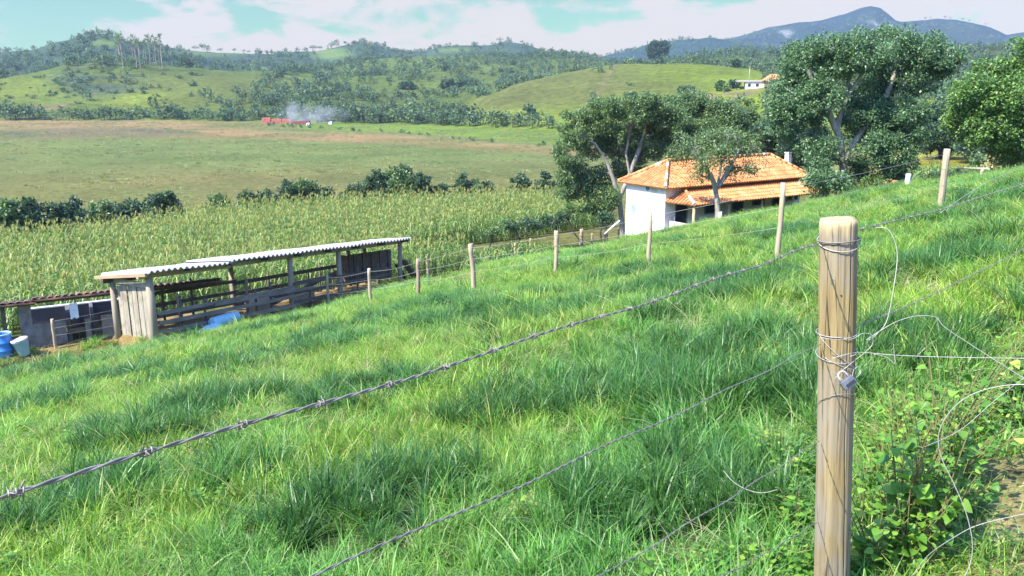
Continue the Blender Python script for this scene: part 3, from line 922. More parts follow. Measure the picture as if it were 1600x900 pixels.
M_BARKD = bark('dark bark', (0.11, 0.09, 0.07, 1), (0.05, 0.042, 0.035, 1))
def leaves(name, dark, mid, light, trans=0.3, spec=0.4, rough=0.42, ps=0.0):
    kw = dict(pos_scale=ps, pos_col=(1.5, 1.25, 0.7, 1), pos_col2=(0.7, 0.8, 0.9, 1)) if ps else {}
    return foliage(name, [(0.0, dark), (0.55, mid), (0.93, light), (1.0, tuple(min(1, c * 1.5) for c in light[:3]) + (1,))], trans=trans, rough=rough, spec=spec, **kw)
M_LBIG = leaves('glossy dark leaves', (0.055, 0.12, 0.062, 1), (0.105, 0.20, 0.095, 1), (0.20, 0.31, 0.14, 1))
M_LMID = leaves('olive leaves', (0.06, 0.12, 0.05, 1), (0.115, 0.19, 0.075, 1), (0.20, 0.29, 0.105, 1))
M_LBRIGHT = leaves('bright leaves', (0.055, 0.13, 0.04, 1), (0.115, 0.23, 0.06, 1), (0.23, 0.36, 0.085, 1))
M_LBUSH = leaves('bush leaves', (0.024, 0.06, 0.034, 1), (0.05, 0.10, 0.05, 1), (0.11, 0.18, 0.08, 1))
M_LLIGHT = leaves('light bush leaves', (0.05, 0.11, 0.035, 1), (0.10, 0.18, 0.055, 1), (0.19, 0.28, 0.08, 1))

def big_tree(name, label, cat, px, Y, trunk_px, lobes, leafmat, barkmat, dens, per, size, r_base, seed, deep=1.0, group=None, aspect=0.5, first=2, zdrop=0.0, dz=1.4):
    base = foot(px, Y)
    root = thing(name, label, cat, base, group)
    cs, sp = lobe_clusters(px_lobes(lobes, Y, seed, deep, dz), dens, seed + 1, base)
    keep = cs[:, 2] > 0.25
    cs, sp = cs[keep], sp[keep]
    trs = []
    for tr in trunk_px:
        pts = []
        for i, (a, b) in enumerate(tr[0] if isinstance(tr[0], list) else tr):
            pts.append(np.array(at(a, b, Y + (tr[1] * i / 3 if isinstance(tr[0], list) else 0))) - np.array(base))
        trs.append(pts)
    trs[0][0] = np.array([trs[0][0][0], 0, -0.15])
    obj_np('trunk', limbs(trs, cs, r_base, seed + 2, first=first), barkmat, root)
    obj_np('crown', leaf_mesh('crown', cs, sp, per, size, seed + 3, aspect=aspect), leafmat, root)
    return root
big_tree('tree', 'largest tree, tall and dark with pale forked limbs, past the end of the tiled house', 'tree', 1317, 47,
         [[(1317, 308), (1318, 270), (1314, 225), (1306, 190)], ([(1312, 215), (1290, 165), (1262, 110)], -1.0), ([(1310, 200), (1318, 160), (1330, 110)], 0.6), ([(1316, 255), (1350, 200), (1385, 150), (1400, 110)], 0.8), ([(1306, 195), (1325, 150), (1370, 80)], -.6)],
         [(1258, 105, 48, 42), (1236, 150, 34, 36), (1300, 88, 40, 34), (1350, 78, 46, 38), (1400, 74, 46, 38), (1448, 82, 40, 34), (1478, 95, 26, 22), (1360, 128, 46, 28, 2), (1425, 125, 42, 36), (1272, 160, 44, 36, -.7), (1345, 180, 34, 34, .6), (1380, 185, 46, 42), (1420, 190, 34, 40), (1255, 205, 36, 34), (1285, 238, 32, 28, -.8), (1362, 232, 34, 30, -.6), (1398, 240, 34, 36), (1222, 185, 22, 26), (1290, 275, 34, 22, -2), (1340, 268, 24, 20, 1), (1392, 278, 20, 20)],
         M_LBIG, M_BARK, 17, 230, 0.145, 0.2, 100)
big_tree('tree', 'bright yellow green leafy tree standing past the wooden rail at the edge of the slope', 'tree', 1580, 46,
         [[(1578, 262), (1575, 225), (1570, 180)], ([(1575, 215), (1540, 170), (1520, 130)], -.5), ([(1572, 200), (1600, 150), (1610, 120)], .5)],
         [(1560, 118, 40, 30), (1600, 112, 40, 28), (1525, 150, 36, 34), (1585, 160, 48, 40, -2), (1640, 150, 50, 48), (1508, 190, 30, 28), (1545, 200, 42, 34, -1.5), (1600, 210, 46, 36, -1.5), (1650, 210, 44, 44), (1575, 235, 34, 20), (1620, 70, 30, 1)] + [(1680, 140, 50, 50)],
         M_LBRIGHT, M_BARK, 20, 190, 0.165, 0.20, 200, aspect=0.55)
big_tree('tree', 'broad spreading tree with several pale leaning trunks behind the white gable of the tiled house', 'tree', 975, 62,
         [[(978, 345), (968, 310), (955, 270), (942, 240)], ([(968, 310), (985, 270), (1000, 230), (1010, 195)], .6), ([(950, 255), (930, 225), (905, 210)], -.8), ([(985, 280), (978, 240), (985, 200), (1000, 178)], .9)],
         [(905, 200, 34, 30), (890, 245, 26, 36), (940, 180, 40, 26), (985, 168, 40, 24), (1020, 178, 40, 26), (925, 225, 34, 26, 2), (975, 215, 40, 34, 2), (1020, 220, 40, 30, 1.5), (905, 285, 28, 28), (935, 280, 28, 26, 2), (940, 310, 24, 22), (985, 255, 30, 26, 2), (1046, 188, 38, 26), (1012, 160, 36, 16), (885, 285, 22, 26), (1040, 222, 30, 22, 1)],
         M_LMID, M_BARK, 13, 190, 0.165, 0.19, 300)
big_tree('tree', 'wide olive green tree rising behind the ridge of the tiled house', 'tree', 1110, 66,
         [[(1105, 300), (1100, 250), (1085, 210)], ([(1100, 235), (1130, 200), (1150, 180)], .8), ([(1092, 225), (1060, 195), (1040, 178)], -.5)],
         [(1050, 170, 40, 22), (1095, 172, 42, 24), (1135, 180, 40, 26), (1170, 200, 34, 28), (1060, 208, 40, 28), (1110, 215, 44, 30, -2), (1155, 230, 38, 28, -1), (1195, 225, 30, 30), (1030, 188, 32, 24, -1), (1040, 226, 34, 28), (1075, 160, 40, 16, 1), (1150, 168, 36, 18)],
         M_LMID, M_BARK, 13, 190, 0.165, 0.22, 320)
ht = big_tree('tree', 'small tree with a whitewashed trunk foot in front of the tiled roof', 'tree', 1122, 47.4,
         [[(1123, 345), (1121, 318), (1117, 290), (1110, 272)], ([(1119, 300), (1124, 275), (1128, 250)], -.4), ([(1112, 280), (1098, 255), (1080, 235)], -.4), ([(1124, 290), (1140, 262), (1155, 235)], .5)],
         [(1080, 225, 30, 20, .6), (1120, 218, 36, 22, .8), (1160, 222, 32, 22, 1.2), (1100, 250, 26, 14), (1150, 268, 22, 12, .5), (1178, 262, 20, 12), (1062, 238, 18, 18), (1090, 275, 14, 9), (1130, 240, 34, 16)],
         M_LMID, M_BARK, 18, 120, 0.125, 0.15, 400)
wb = MB(); wb.tube([(0.0, 0, -0.1), (-0.005, 0, 0.5), (-0.03, 0, 0.93)], [0.19, 0.185, 0.175], 12)
wb.build('whitewash', surf('whitewash', (0.75, 0.70, 0.60, 1), (0.55, 0.5, 0.42, 1), scale=4), ht, (0.03, 0, 0))
big_tree('tree', 'dark rounded tree crowding between the tiled roof and the largest tree', 'tree', 1225, 60,
         [[(1228, 290), (1226, 250), (1222, 215)]],
         [(1205, 205, 28, 24), (1238, 200, 30, 26), (1215, 235, 30, 24), (1248, 238, 28, 26), (1270, 262, 22, 20)], M_LBUSH, M_BARKD, 14, 110, 0.22, 0.16, 500)
for i, (px, Y, lob, lab) in enumerate([
    (1468, 78, [(1455, 212, 26, 18), (1485, 205, 26, 20), (1472, 226, 34, 16)], 'dark round tree behind the lone tall fence post on the slope'),
    (1520, 74, [(1512, 215, 26, 20), (1542, 220, 24, 18), (1525, 232, 28, 14)], 'dark bushy tree in the shade behind the wooden rail'),
    (1440, 90, [(1440, 190, 24, 22), (1470, 182, 26, 22)], 'dim grey green tree showing between the two largest crowns'),
    (1560, 66, [(1585, 238, 26, 18), (1562, 240, 18, 14)], 'low dark tree under the bright leafy crown')]):
    big_tree('tree', lab, 'tree', px, Y, [[(px, 262), (px, 225), (px + 3, 205)]], lob, M_LBUSH, M_BARKD, 11, 100, 0.27, 0.14, 600 + 10 * i, first=1)

def shrub(name, label, px, Y, lob, mat, dens, per, size, seed, group=None, cat='bush', aspect=0.5):
    base = foot(px, Y)
    root = thing(name, label, cat, base, group)
    cs, sp = lobe_clusters(px_lobes(lob, Y, seed, 1.0, 0.7), dens, seed + 1, base)
    cs[:, 2] = np.maximum(cs[:, 2], 0.15)
    sp = sp * 0.75
    obj_np('stem', limbs([[np.array([0, 0, -0.1]), np.array([0, 0, 0.35])]], cs, 0.07, seed + 2, first=1, nside=4), M_BARKD, root)
    obj_np('foliage', leaf_mesh('foliage', cs, sp, per, size, seed + 3, aspect=aspect), mat, root)
    return root
for i, (px, Y, lob, mat, lab) in enumerate([
    (945, 56, [(945, 346, 12, 12), (950, 338, 10, 8)], M_LBUSH, 'small round tree beside the foot of the white gable'),
    (905, 66, [(898, 330, 16, 10), (915, 328, 14, 10)], M_LLIGHT, 'pale green bush at the corner of the tall corn below the spreading tree'),
    (870, 64, [(862, 345, 22, 9), (884, 340, 16, 9)], M_LBUSH, 'long low bush along the foot of the tall corn'),
    (820, 62, [(805, 352, 22, 8), (835, 348, 20, 9)], M_LBUSH, 'flat dark bush beside the low young corn'),
    (760, 60, [(752, 364, 14, 6), (775, 360, 14, 7)], M_LLIGHT, 'little pale bush by the notch in the tall corn'),
    (950, 62, [(935, 318, 20, 18), (955, 310, 18, 20)], M_LMID, 'dense bush hard against the white gable'),
    (1345, 46, [(1335, 292, 20, 12), (1365, 284, 16, 14)], M_LLIGHT, 'leafy bush at the foot of the largest tree'),
    (1285, 46, [(1280, 300, 18, 10), (1296, 286, 16, 14)], M_LMID, 'loose bush by the end of the tiled veranda'),
    (1398, 48, [(1400, 272, 14, 20), (1385, 262, 12, 14)], M_LBUSH, 'dark narrow bush next to the short white post'),
    (1535, 58, [(1532, 252, 14, 12)], M_LMID, 'small bush behind the end of the wooden rail'),
    (1552, 54, [(1552, 248, 15, 18)], M_DRY, 'straw coloured dry shrub under the bright leafy tree')]):
    shrub('bush', lab, px, Y, lob, mat, 22, 90, 0.17, 700 + 10 * i)

# bushes along the ditch between the corn and the open field
HG = [(12, 64, 33, 307), (52, 66, 31, 308), (86, 68, 26, 319), (118, 70, 31, 305), (156, 72, 31, 314), (186, 74, 26, 317), (216, 76, 28, 310), (255, 80, 33, 298), (342, 84, 18, 296), (385, 88, 16, 300), (412, 89, 18, 296), (448, 90, 24, 284), (480, 91, 26, 276), (510, 91, 14, 288), (552, 92, 18, 284), (590, 93, 30, 264), (625, 94, 32, 253), (660, 94, 26, 264), (692, 95, 16, 284), (722, 96, 14, 271), (742, 97, 10, 276), (762, 97, 9, 279), (815, 99, 20, 269), (850, 100, 18, 269)]
hedge_labels = ['tall dark bush beginning the ditch hedge beyond the corn', 'tall dark bush with a domed top in the ditch hedge', 'low dark bush filling the dip between two tall ditch bushes', 'mid height dark bush with a pointed crown in the ditch hedge', 'low spreading dark bush in the middle of the ditch hedge', 'lowest bush of the long dark ditch hedge', 'dark bush with a ragged top near the end of the ditch hedge', 'rounded bush ending the long dark ditch hedge at the gap', 'small lone bush in the gap of the ditch hedge', 'small dark bush beside the gap in the ditch hedge', 'low leafy bush touching the sloping thicket beyond the corn', 'sloping dark bush with a bare grey top beyond the corn', 'highest bush of the smaller thicket beyond the corn', 'short bush ending the smaller thicket', 'bush starting the largest thicket in mid field', 'broad shoulder of bush beside the highest dome of the large thicket', 'highest domed bush of the largest thicket in mid field', 'sloping bush on the falling side of the largest thicket', 'low tail of bush after the largest thicket', 'small round bush just past the largest thicket', 'thin greyish bush between two small round bushes', 'last tiny round bush past the largest thicket', 'long flat dark bush near the spreading tree', 'flat dark bush touching the crown of the spreading tree']
for i, (px, Y, rx, ty) in enumerate(HG):
    c = foot(px, Y)
    _, py = project(np.array(c)); py = float(py); ry = (py - ty) / 1.85
    lob = [(px - rx * 0.3, py - ry * 0.7, rx * 0.75, ry * 0.75), (px + rx * 0.35, py - ry * 0.55, rx * 0.7, ry * 0.6), (px, py - ry * 1.25, rx * 0.6, ry * 0.6), (px - rx * 0.6, py - ry * 0.35, rx * 0.5, ry * 0.4)]
    shrub('bush', hedge_labels[i], px, Y, lob, M_LBUSH if i % 4 else M_LMID, 9, 100, 0.30, 1000 + 10 * i, 'bushes along the ditch beyond the corn')

# ================================================================== FAR WOODS AND SINGLE FAR TREES
def far_tree(name, seed, h, w, kind='round', nq=150, q=1.1, trunk=0.25):
    g = np.random.default_rng(seed)
    if kind == 'round':
        lob = [((g.normal(0, w * .22), g.normal(0, w * .22), h * (trunk + (1 - trunk) * f)), w * .5 * s_, w * .5 * s_, h * (1 - trunk) * .32 * s_) for f, s_ in ((0.35, 1.0), (0.55, 1.0), (0.72, 0.8))]
    elif kind == 'tall':
        lob = [((g.normal(0, w * .12), g.normal(0, w * .12), h * f), w * .5 * s_, w * .5 * s_, h * .12) for f, s_ in ((0.5, .7), (0.66, 1.0), (0.8, 0.9), (0.92, .6))]
    elif kind == 'umbrella':
        lob = [((g.normal(0, w * .2), g.normal(0, w * .2), h * .78), w * .5, w * .5, h * .16), ((w * .25, 0, h * .68), w * .3, w * .3, h * .12), ((-w * .3, 0, h * .7), w * .26, w * .26, h * .12)]
    elif kind == 'bush':
        lob = [((g.normal(0, w * .2), g.normal(0, w * .2), h * f), w * .5 * s_, w * .5 * s_, h * .34) for f, s_ in ((0.3, 1), (0.5, .8), (.62, .6))]
    elif kind == 'bare':
        lob = [((g.normal(0, w * .1), g.normal(0, w * .1), h * f), w * .4 * s_, w * .4 * s_, h * .06) for f, s_ in ((0.72, .6), (0.84, 1.0), (0.95, .8))]
    cs, sp = [], []
    for c, a, b, d in lob:
        n = max(5, int(nq / len(lob) / 6)); v = g.normal(0, 1, (n, 3)); v /= np.linalg.norm(v, axis=1)[:, None]
        cs.append(np.array(c) + v * np.array([a, b, d]) * (g.uniform(.3, 1, n) ** .4)[:, None]); sp.append(np.full(n, w * .14))
    cs = np.concatenate(cs); sp = np.concatenate(sp)
    cs[:, 2] = np.maximum(cs[:, 2], 0.1 * h)
    lm = leaf_mesh(name, cs, sp, 6, q, seed + 5, aspect=0.7)
    V = np.empty(len(lm.vertices) * 3, np.float32); lm.vertices.foreach_get('co', V); V = V.reshape(-1, 3)
    Qd = np.arange(len(V)).reshape(-1, 4)
    t = MB(); tr = 0.022 * h if kind != 'bare' else 0.0085 * h
    top = h * (0.75 if kind != 'bush' else 0.3)
    t.tube([(0, 0, -0.5), (g.normal(0, .02) * h, 0, top * .5), (g.normal(0, .03) * h, g.normal(0, .03) * h, top)], [tr * 1.3, tr, tr * .5], 5, cap=False)
    if kind in ('umbrella', 'bare'):
        for k_ in range(5):
            c = cs[g.integers(0, len(cs))]
            t.tube([(0, 0, top * .6), tuple(c * np.array([.5, .5, 1]) * .9), tuple(c)], [tr * .6, tr * .4, tr * .2], 4, cap=False)
    k_ = len(V)
    me = mesh_np(name, np.concatenate([V, np.array(t.v, np.float32)]), quads=np.concatenate([Qd, np.array(t.f) + k_]))
    mi = np.zeros(len(me.polygons), np.int32); mi[len(Qd):] = 1
    me.polygons.foreach_set('material_index', mi)
    return me
M_WOOD = foliage('woodland leaves', [(0.0, (0.04, 0.08, 0.045, 1)), (0.6, (0.08, 0.14, 0.07, 1)), (1.0, (0.15, 0.21, 0.09, 1))], trans=0.25, obj_random=True, rough=0.6)
M_WOODL = foliage('light woodland leaves', [(0.0, (0.07, 0.12, 0.055, 1)), (0.6, (0.13, 0.19, 0.08, 1)), (1.0, (0.20, 0.25, 0.11, 1))], trans=0.25, obj_random=True, rough=0.6)
M_FTRUNK = surf('far trunks', (0.38, 0.35, 0.30, 1), (0.25, 0.22, 0.18, 1))
FT = {}
def ft(key, seed, *a, mat=None, **k):
    me = far_tree(key, seed, *a, **k)
    me.materials.append(mat or M_WOOD); me.materials.append(M_FTRUNK if k.get('kind') in ('bare', 'umbrella') else M_BARKD)
    FT[key] = me
for i in range(3):
    ft('round%d' % i, 40 + i, 7.5, 6.4 + i * .6, trunk=.12)
    ft('light%d' % i, 50 + i, 6.5, 5.4 + i * .5, mat=M_WOODL, trunk=.1)
    ft('tall%d' % i, 60 + i, 12.0, 4.2, kind='tall')
    ft('umbrella%d' % i, 70 + i, 8.0, 8.0, kind='umbrella')
    ft('bush%d' % i, 80 + i, 3.0, 3.6, kind='bush', nq=120, q=.7)
    ft('bare%d' % i, 90 + i, 22.0, 4.0, kind='bare', nq=60, q=.9, mat=M_WOODL)
def wood_density(u, y, r, x, Yy):
    """share of the ground under trees, read off the place: woods, thickets, pasture"""
    nz = fbm(x, Yy, 45, 4, 101); n2_ = fbm(x, Yy, 16, 3, 102)
    d = np.zeros_like(u)
    first = r < T(T_r1, u) * 1.12
    central = inpoly(u, y, [(398, 196), (392, 150), (425, 112), (470, 104), (560, 96), (800, 86), (960, 90), (930, 102), (860, 113), (790, 138), (712, 166), (735, 188), (880, 206), (880, 214), (640, 204), (490, 196)])
    cl = 0.62 * sstep(0.36, 0.54, nz + 0.25 * (n2_ - 0.5))
    cl *= 1 - 0.9 * np.clip(ell(u, y, 600, 144, 52, 7, 0.5) + ell(u, y, 690, 117, 44, 6, 0.5) + ell(u, y, 665, 166, 36, 6, .6) + ell(u, y, 775, 125, 40, 10, .6) * .6, 0, 1)
    d = np.where(central & first, np.maximum(cl, 0.12), d)
    low = first & central & (y > 176)
    d = np.where(low, 0.85, d)
    crest1 = first & (u < 420) & (y < 106)
    d = np.where(crest1, 0.5, d)
    d = np.where(first & (u < 70) & (y < 128), 0.8, d)
    d = np.where(first & (u >= 330) & (u < 400) & ((y > 150)), 0.35 * sstep(.45, .6, nz), d)
    scrub = first & (u < 330) & (y >= 106)
    d = np.where(scrub, 0.05 + 0.30 * sstep(0.45, 0.62, n2_) + 0.25 * ell(u, y, 160, 125, 70, 22, .5), d)
    g_ = (u > 700) & (r < T(T_rG, u) + 20)
    d = np.where(g_ & (u > 740), 0.004, d)
    d = np.where(g_ & (u > 1190), 0.5, d)
    behind = (u > 780) & first & ~g_
    d = np.where(behind, 0.85, d)
    second = (r > T(T_r1, u) * 1.12) & (r < 1720)
    s2 = 0.55 * sstep(0.42, 0.55, fbm(x, Yy, 120, 4, 105)) + .05
    s2 = s2 * (1 - 0.95 * np.clip(ell(u, y, 165, 66, 26, 8, .5) + ell(u, y, 518, 85, 32, 9, .5) + ell(u, y, 330, 84, 60, 6, .5) + ell(u, y, 705, 79, 28, 4, .5), 0, 1))
    s2 = np.where((u > 30) & (u < 175) & (y < 62), 0.8, s2)
    s2 = np.where((u > 540) & (u < 650), 0.8, s2)
    s2 = np.where(u > 930, 0.35, s2)  # woods thinned so the haze-painted ridge colour shows
    d = np.where(second, s2, d)
    d = np.where(r > 1720, 0.6 * (r < 2330), d)
    return d
def woods():
    P, SL, IX = [], [], []
    for r0_, r1_, spc, sc in ((85, 480, 4.4, 0.75), (480, 900, 5.4, 0.85), (900, 1720, 9.0, .85), (1720, 2400, 14, 1.1)):
        half = 0.63
        n = int(half * (r1_ ** 2 - r0_ ** 2) / spc ** 2)
        r = np.sqrt(rng.uniform(r0_ ** 2, r1_ ** 2, n)); a = rng.uniform(-half, half, n)
        x, y = r * np.sin(a), r * np.cos(a)
        u = u_of(x, y)
        z = gz(x, y)
        px, py_ = project(np.stack([x, y, z], 1))
        d = wood_density(px, py_, r, x, y)
        d = np.where(r < T(T_R0, u) + 3, 0, d)
        k = rng.uniform(0, 1, n) < d
        x, y, z, px, r = x[k], y[k], z[k], px[k], r[k]
        n = len(x)
        s_ = sc * rng.uniform(0.55, 1.15, n)
        low = (fbm(x, y, 60, 3, 120) > 0.55)
        s_ = np.where(low, s_ * 0.7, s_)
        i_ = rng.choice(9, n, p=[.12, .12, .12, .13, .13, .13, .05, .1, .1])
        scr = (px < 330) & (r < T(T_r1, u[k]) * 1.0) & (py_[k] > 106)
        i_ = np.where(scr & (rng.uniform(0, 1, n) < .93), 7 + i_ % 2, i_)
        s_ = np.where(i_ == 6, s_ * .62, s_)
        pale = (px > 600) & (px < 900) & (r < 700) & (rng.uniform(0, 1, n) < .5)
        i_ = np.where(pale, 3 + i_ % 3, i_)
        P.append(np.stack([x, y, z - .3], 1)); SL.append(np.stack([s_, s_, s_ * rng.uniform(.8, 1.25, n)], 1)); IX.append(i_)
    return map(np.concatenate, (P, SL, IX))
wp, ws, wi = woods()
wprot = [bpy.data.objects.new(k_, FT[k_]) for k_ in ('round0', 'round1', 'round2', 'light0', 'light1', 'light2', 'tall0', 'bush0', 'bush1')]
scatter('woodland', wp, np.stack([0 * wi, 0 * wi, rng.uniform(0, 6.28, len(wi))], 1), ws, wi, wprot, 'far woods and scrub covering the hills')
print('WOOD', len(wi))

M_FIELD = foliage('field weeds', [(0.0, (.15, .20, .08, 1)), (.5, (.21, .26, .11, 1)), (.85, (.28, .30, .14, 1)), (1.0, (.36, .33, .2, 1))], trans=.3, pos_scale=.03, pos_col=(1.2, 1.0, .9, 1), pos_col2=(.7, .95, .7, 1), obj_random=True)
FP = [grass_proto('field_tuft_%d' % i, M_FIELD, [dict(n=46, rad=.7, h=.34, hs=.4, w=.05, lean=.8, seed=300 + i)]) for i in range(3)]
n = 17000
r = np.sqrt(rng.uniform(75 ** 2, 440 ** 2, n)); a = rng.uniform(-.63, .5, n)
x, y = r * np.sin(a), r * np.cos(a)
k = (r < T(T_R0, u_of(x, y)) - 4) & ~inpoly(x, y, CORN) & (hill_z(x, y) < -12.8) & (rng.uniform(0, 1, n) < .2 + .8 * sstep(.45, .65, fbm(x, y, 14, 4, 140)))
x, y = x[k], y[k]; n = len(x); s_ = rng.uniform(.5, 1.2, n)
scatter('field_weeds', np.stack([x, y, gz(x, y)], 1), np.stack([0 * x, 0 * x, rng.uniform(0, 6.28, n)], 1), np.stack([s_, s_, s_ * rng.uniform(.6, 1.2, n)], 1), rng.integers(0, 3, n), FP, 'rough grass and weeds over the open valley field')

def single(key, px, base, h, label, cat='tree', group=None, name='tree', rz=None, wide=1.0):
    me = FT[key]
    hh = max(v.co.z for v in me.vertices) if key not in HH else HH[key]
    HH[key] = hh
    o = bpy.data.objects.new(name, me)
    o.location = base; s_ = h / hh
    o.scale = (s_ * wide, s_ * wide, s_); o.rotation_euler.z = random.uniform(0, 6.28) if rz is None else rz
    C.objects.link(o)
    return tag(o, label, cat, group)
HH = {}
def px2m(p, base):
    return p * (base.y * cT - base.z * sT) / F
def field_edge(px, k=0, dr=0.0):
    return on_ring(px, k, dr)
# the dark line of trees along the far edge of the open field
x = 2
i = 0
while x < 398:
    b = field_edge(x, 0, random.uniform(0, 10))
    h = px2m(random.uniform(15, 25) * (1.25 if x < 60 else 1), b)
    if not (68 < x < 108 and random.random() < .7):
        single(random.choice(['round0', 'round1', 'round2', 'bush0', 'bush2']), x, b, h, 'small dark tree in the line along the far edge of the open field', group='trees lining the far edge of the field')
    x += random.uniform(6, 11)
x = 500
while x < 868:
    b = field_edge(x, 0, random.uniform(1, 12))
    h = px2m(random.uniform(18, 30), b)
    single(random.choice(['round0', 'round1', 'round2', 'light0', 'light2', 'tall1']), x, b, h, 'leafy tree at the foot of the wooded slope beyond the field', group='trees at the foot of the wooded slope')
    x += random.uniform(7, 13)
for px, py, h in [(420, 197, 6), (428, 196, 7), (442, 199, 6), (456, 199, 9), (470, 200, 7), (483, 200, 8), (502, 201, 6), (531, 203, 6), (552, 205, 8), (562, 206, 6), (596, 206, 6), (628, 208, 8), (640, 210, 6), (655, 211, 5), (668, 212, 6), (708, 217, 5), (718, 218, 5), (738, 220, 8), (769, 223, 9), (850, 228, 10), (842, 229, 6)]:
    b = ground_at(px, py)
    single('bush%d' % (px % 3), px, b, px2m(h, b), 'low bush dotted along the near side of the bright green strip', 'bush', 'bushes dotted along the bright green strip', 'bush')
# trees standing on the skyline
for px, h, key in [(8, 7, 'round0'), (22, 9, 'round1'), (40, 8, 'round2'), (62, 6, 'round0'), (312, 8, 'umbrella0'), (322, 10, 'umbrella1'), (330, 9, 'round0'), (349, 7, 'umbrella2'), (371, 6, 'umbrella0'), (386, 5, 'umbrella1'), (393, 5, 'umbrella2'), (405, 5, 'umbrella0'), (412, 5, 'bush0'), (450, 7, 'round0'), (468, 7, 'round1'), (482, 6, 'bush1'), (493, 9, 'umbrella0'), (504, 6, 'umbrella1'), (521, 9, 'round2'), (530, 10, 'round0'), (543, 6, 'umbrella2'), (572, 9, 'round1'), (590, 5, 'round2'), (610, 5, 'umbrella0'), (641, 6, 'round0'), (655, 6, 'round1'), (680, 6, 'umbrella1'), (743, 5, 'umbrella2'), (782, 7, 'round2'), (796, 7, 'round0'), (815, 5, 'umbrella0'), (830, 4, 'umbrella1'), (846, 4, 'umbrella2'), (858, 4, 'umbrella0'), (882, 5, 'round1'), (890, 5, 'round2')]:
    b = on_ring(px, 5, random.uniform(-6, 6))
    single(key, px, b, px2m(h * 1.25, b), 'small tree standing out against the sky on the far ridge', group='trees along the far ridge line')
for px, h in [(1432, 5), (1440, 4), (1462, 5), (1470, 4), (1490, 5), (1500, 4), (1526, 4)]:
    b = on_ring(px, 7, 0)
    single('umbrella%d' % (px % 3), px, b, px2m(h, b), 'tiny tree on the flat shoulder of the blue mountain', group='trees on the mountain shoulder')
# thin eucalyptus with bare pale stems on the hill crest
for i in range(28):
    px = random.uniform(186, 262) if i > 5 else random.uniform(128, 190)
    b = on_ring(px, 3, random.uniform(-25, 30))
    _, py = project(np.array(b))
    ty = random.uniform(50, 66) if i > 5 else random.uniform(72, 84)
    single('bare%d' % (i % 3), px, b, px2m(max(18, float(py) - ty), b), 'thin bare stemmed eucalyptus with a small airy top on the hill crest', group='thin eucalyptus on the hill crest')
for px, py, h in [(137, 166, 22), (166, 160, 12), (96, 162, 10), (62, 157, 20), (464, 150, 26), (517, 150, 24), (432, 166, 26), (425, 163, 18), (512, 146, 20), (572, 118, 14)]:
    b = ground_at(px, py)
    single('bare%d' % (px % 3), px, b, px2m(h, b), 'slender pale stemmed tree standing on the wooded slope', group='slender pale stemmed trees on the slopes')
for px, h, k_ in [(285, 16, 0), (296, 18, 1), (318, 15, 2), (340, 13, 0), (359, 15, 1), (368, 12, 2), (392, 12, 0), (300, 13, 1), (276, 12, 2), (408, 10, 1)]:
    b = on_ring(px, 3, random.uniform(-8, 10))
    single('round%d' % k_, px, b, px2m(h, b), 'dark tree in the row on the crest of the grassy hill', group='dark trees on the grassy hill crest')
# single trees one would notice
def mid_tree(px, py, lob, label, seed, mat=M_LBUSH, size=1.0, dens=1.6, name='tree', cat='tree'):
    b = ground_at(px, py)
    root = thing(name, label, cat, b)
    cs, sp = lobe_clusters(px_lobes(lob, b.y, seed, 1.0, 3), dens, seed, b)
    cs[:, 2] = np.maximum(cs[:, 2], .3)
    obj_np('trunk', limbs([[np.array([0, 0, -.3]), np.array([0, 0, 1.2])]], cs, .35, seed + 2, first=1, nside=5, r_tip=.05), M_BARKD, root)
    obj_np('crown', leaf_mesh('crown', cs, sp * 1.7, 36, size, seed + 3), mat, root)
mid_tree(1028, 99, [(1022, 77, 13, 15), (1036, 75, 12, 13), (1020, 90, 9, 9), (1032, 88, 11, 9)], 'big dark lone tree on top of the green hill', 1500, dens=4.5)
mid_tree(1071, 148, [(1068, 139, 8, 7), (1078, 142, 6, 5)], 'round dark bush standing alone on the green hillside below the lone tree', 1510, dens=4.0, name='bush', cat='bush')
mid_tree(828, 179, [(826, 171, 8, 7), (833, 174, 5, 4)], 'dark bush at the lower edge of the green hill beside the woods', 1520, dens=4.0, name='bush', cat='bush')
mid_tree(985, 156, [(985, 149, 8, 7)], 'bush on the green hillside just above the spreading tree', 1530, M_LMID, dens=4.0, name='bush', cat='bush')
mid_tree(712, 141, [(700, 131, 12, 9), (720, 134, 12, 8)], 'dark domed tree high on the wooded slope beside the green hill', 1540, dens=3.0)
mid_tree(635, 141, [(635, 134, 14, 8)], 'dark broad tree in the middle of the wooded slope', 1550, dens=3.0)
mid_tree(1151, 106, [(1150, 99, 8, 6)], 'round tree at the wood edge above the distant white house', 1560, dens=4.0)
mid_tree(1127, 142, [(1126, 132, 6, 8), (1132, 138, 6, 5)], 'leafy bush on the bank beside the distant white house', 1570, M_LLIGHT, dens=5.0, name='bush', cat='bush')
mid_tree(1148, 138, [(1147, 132, 6, 5)], 'dark bush touching the wing of the distant white house', 1580, dens=5.0, name='bush', cat='bush')

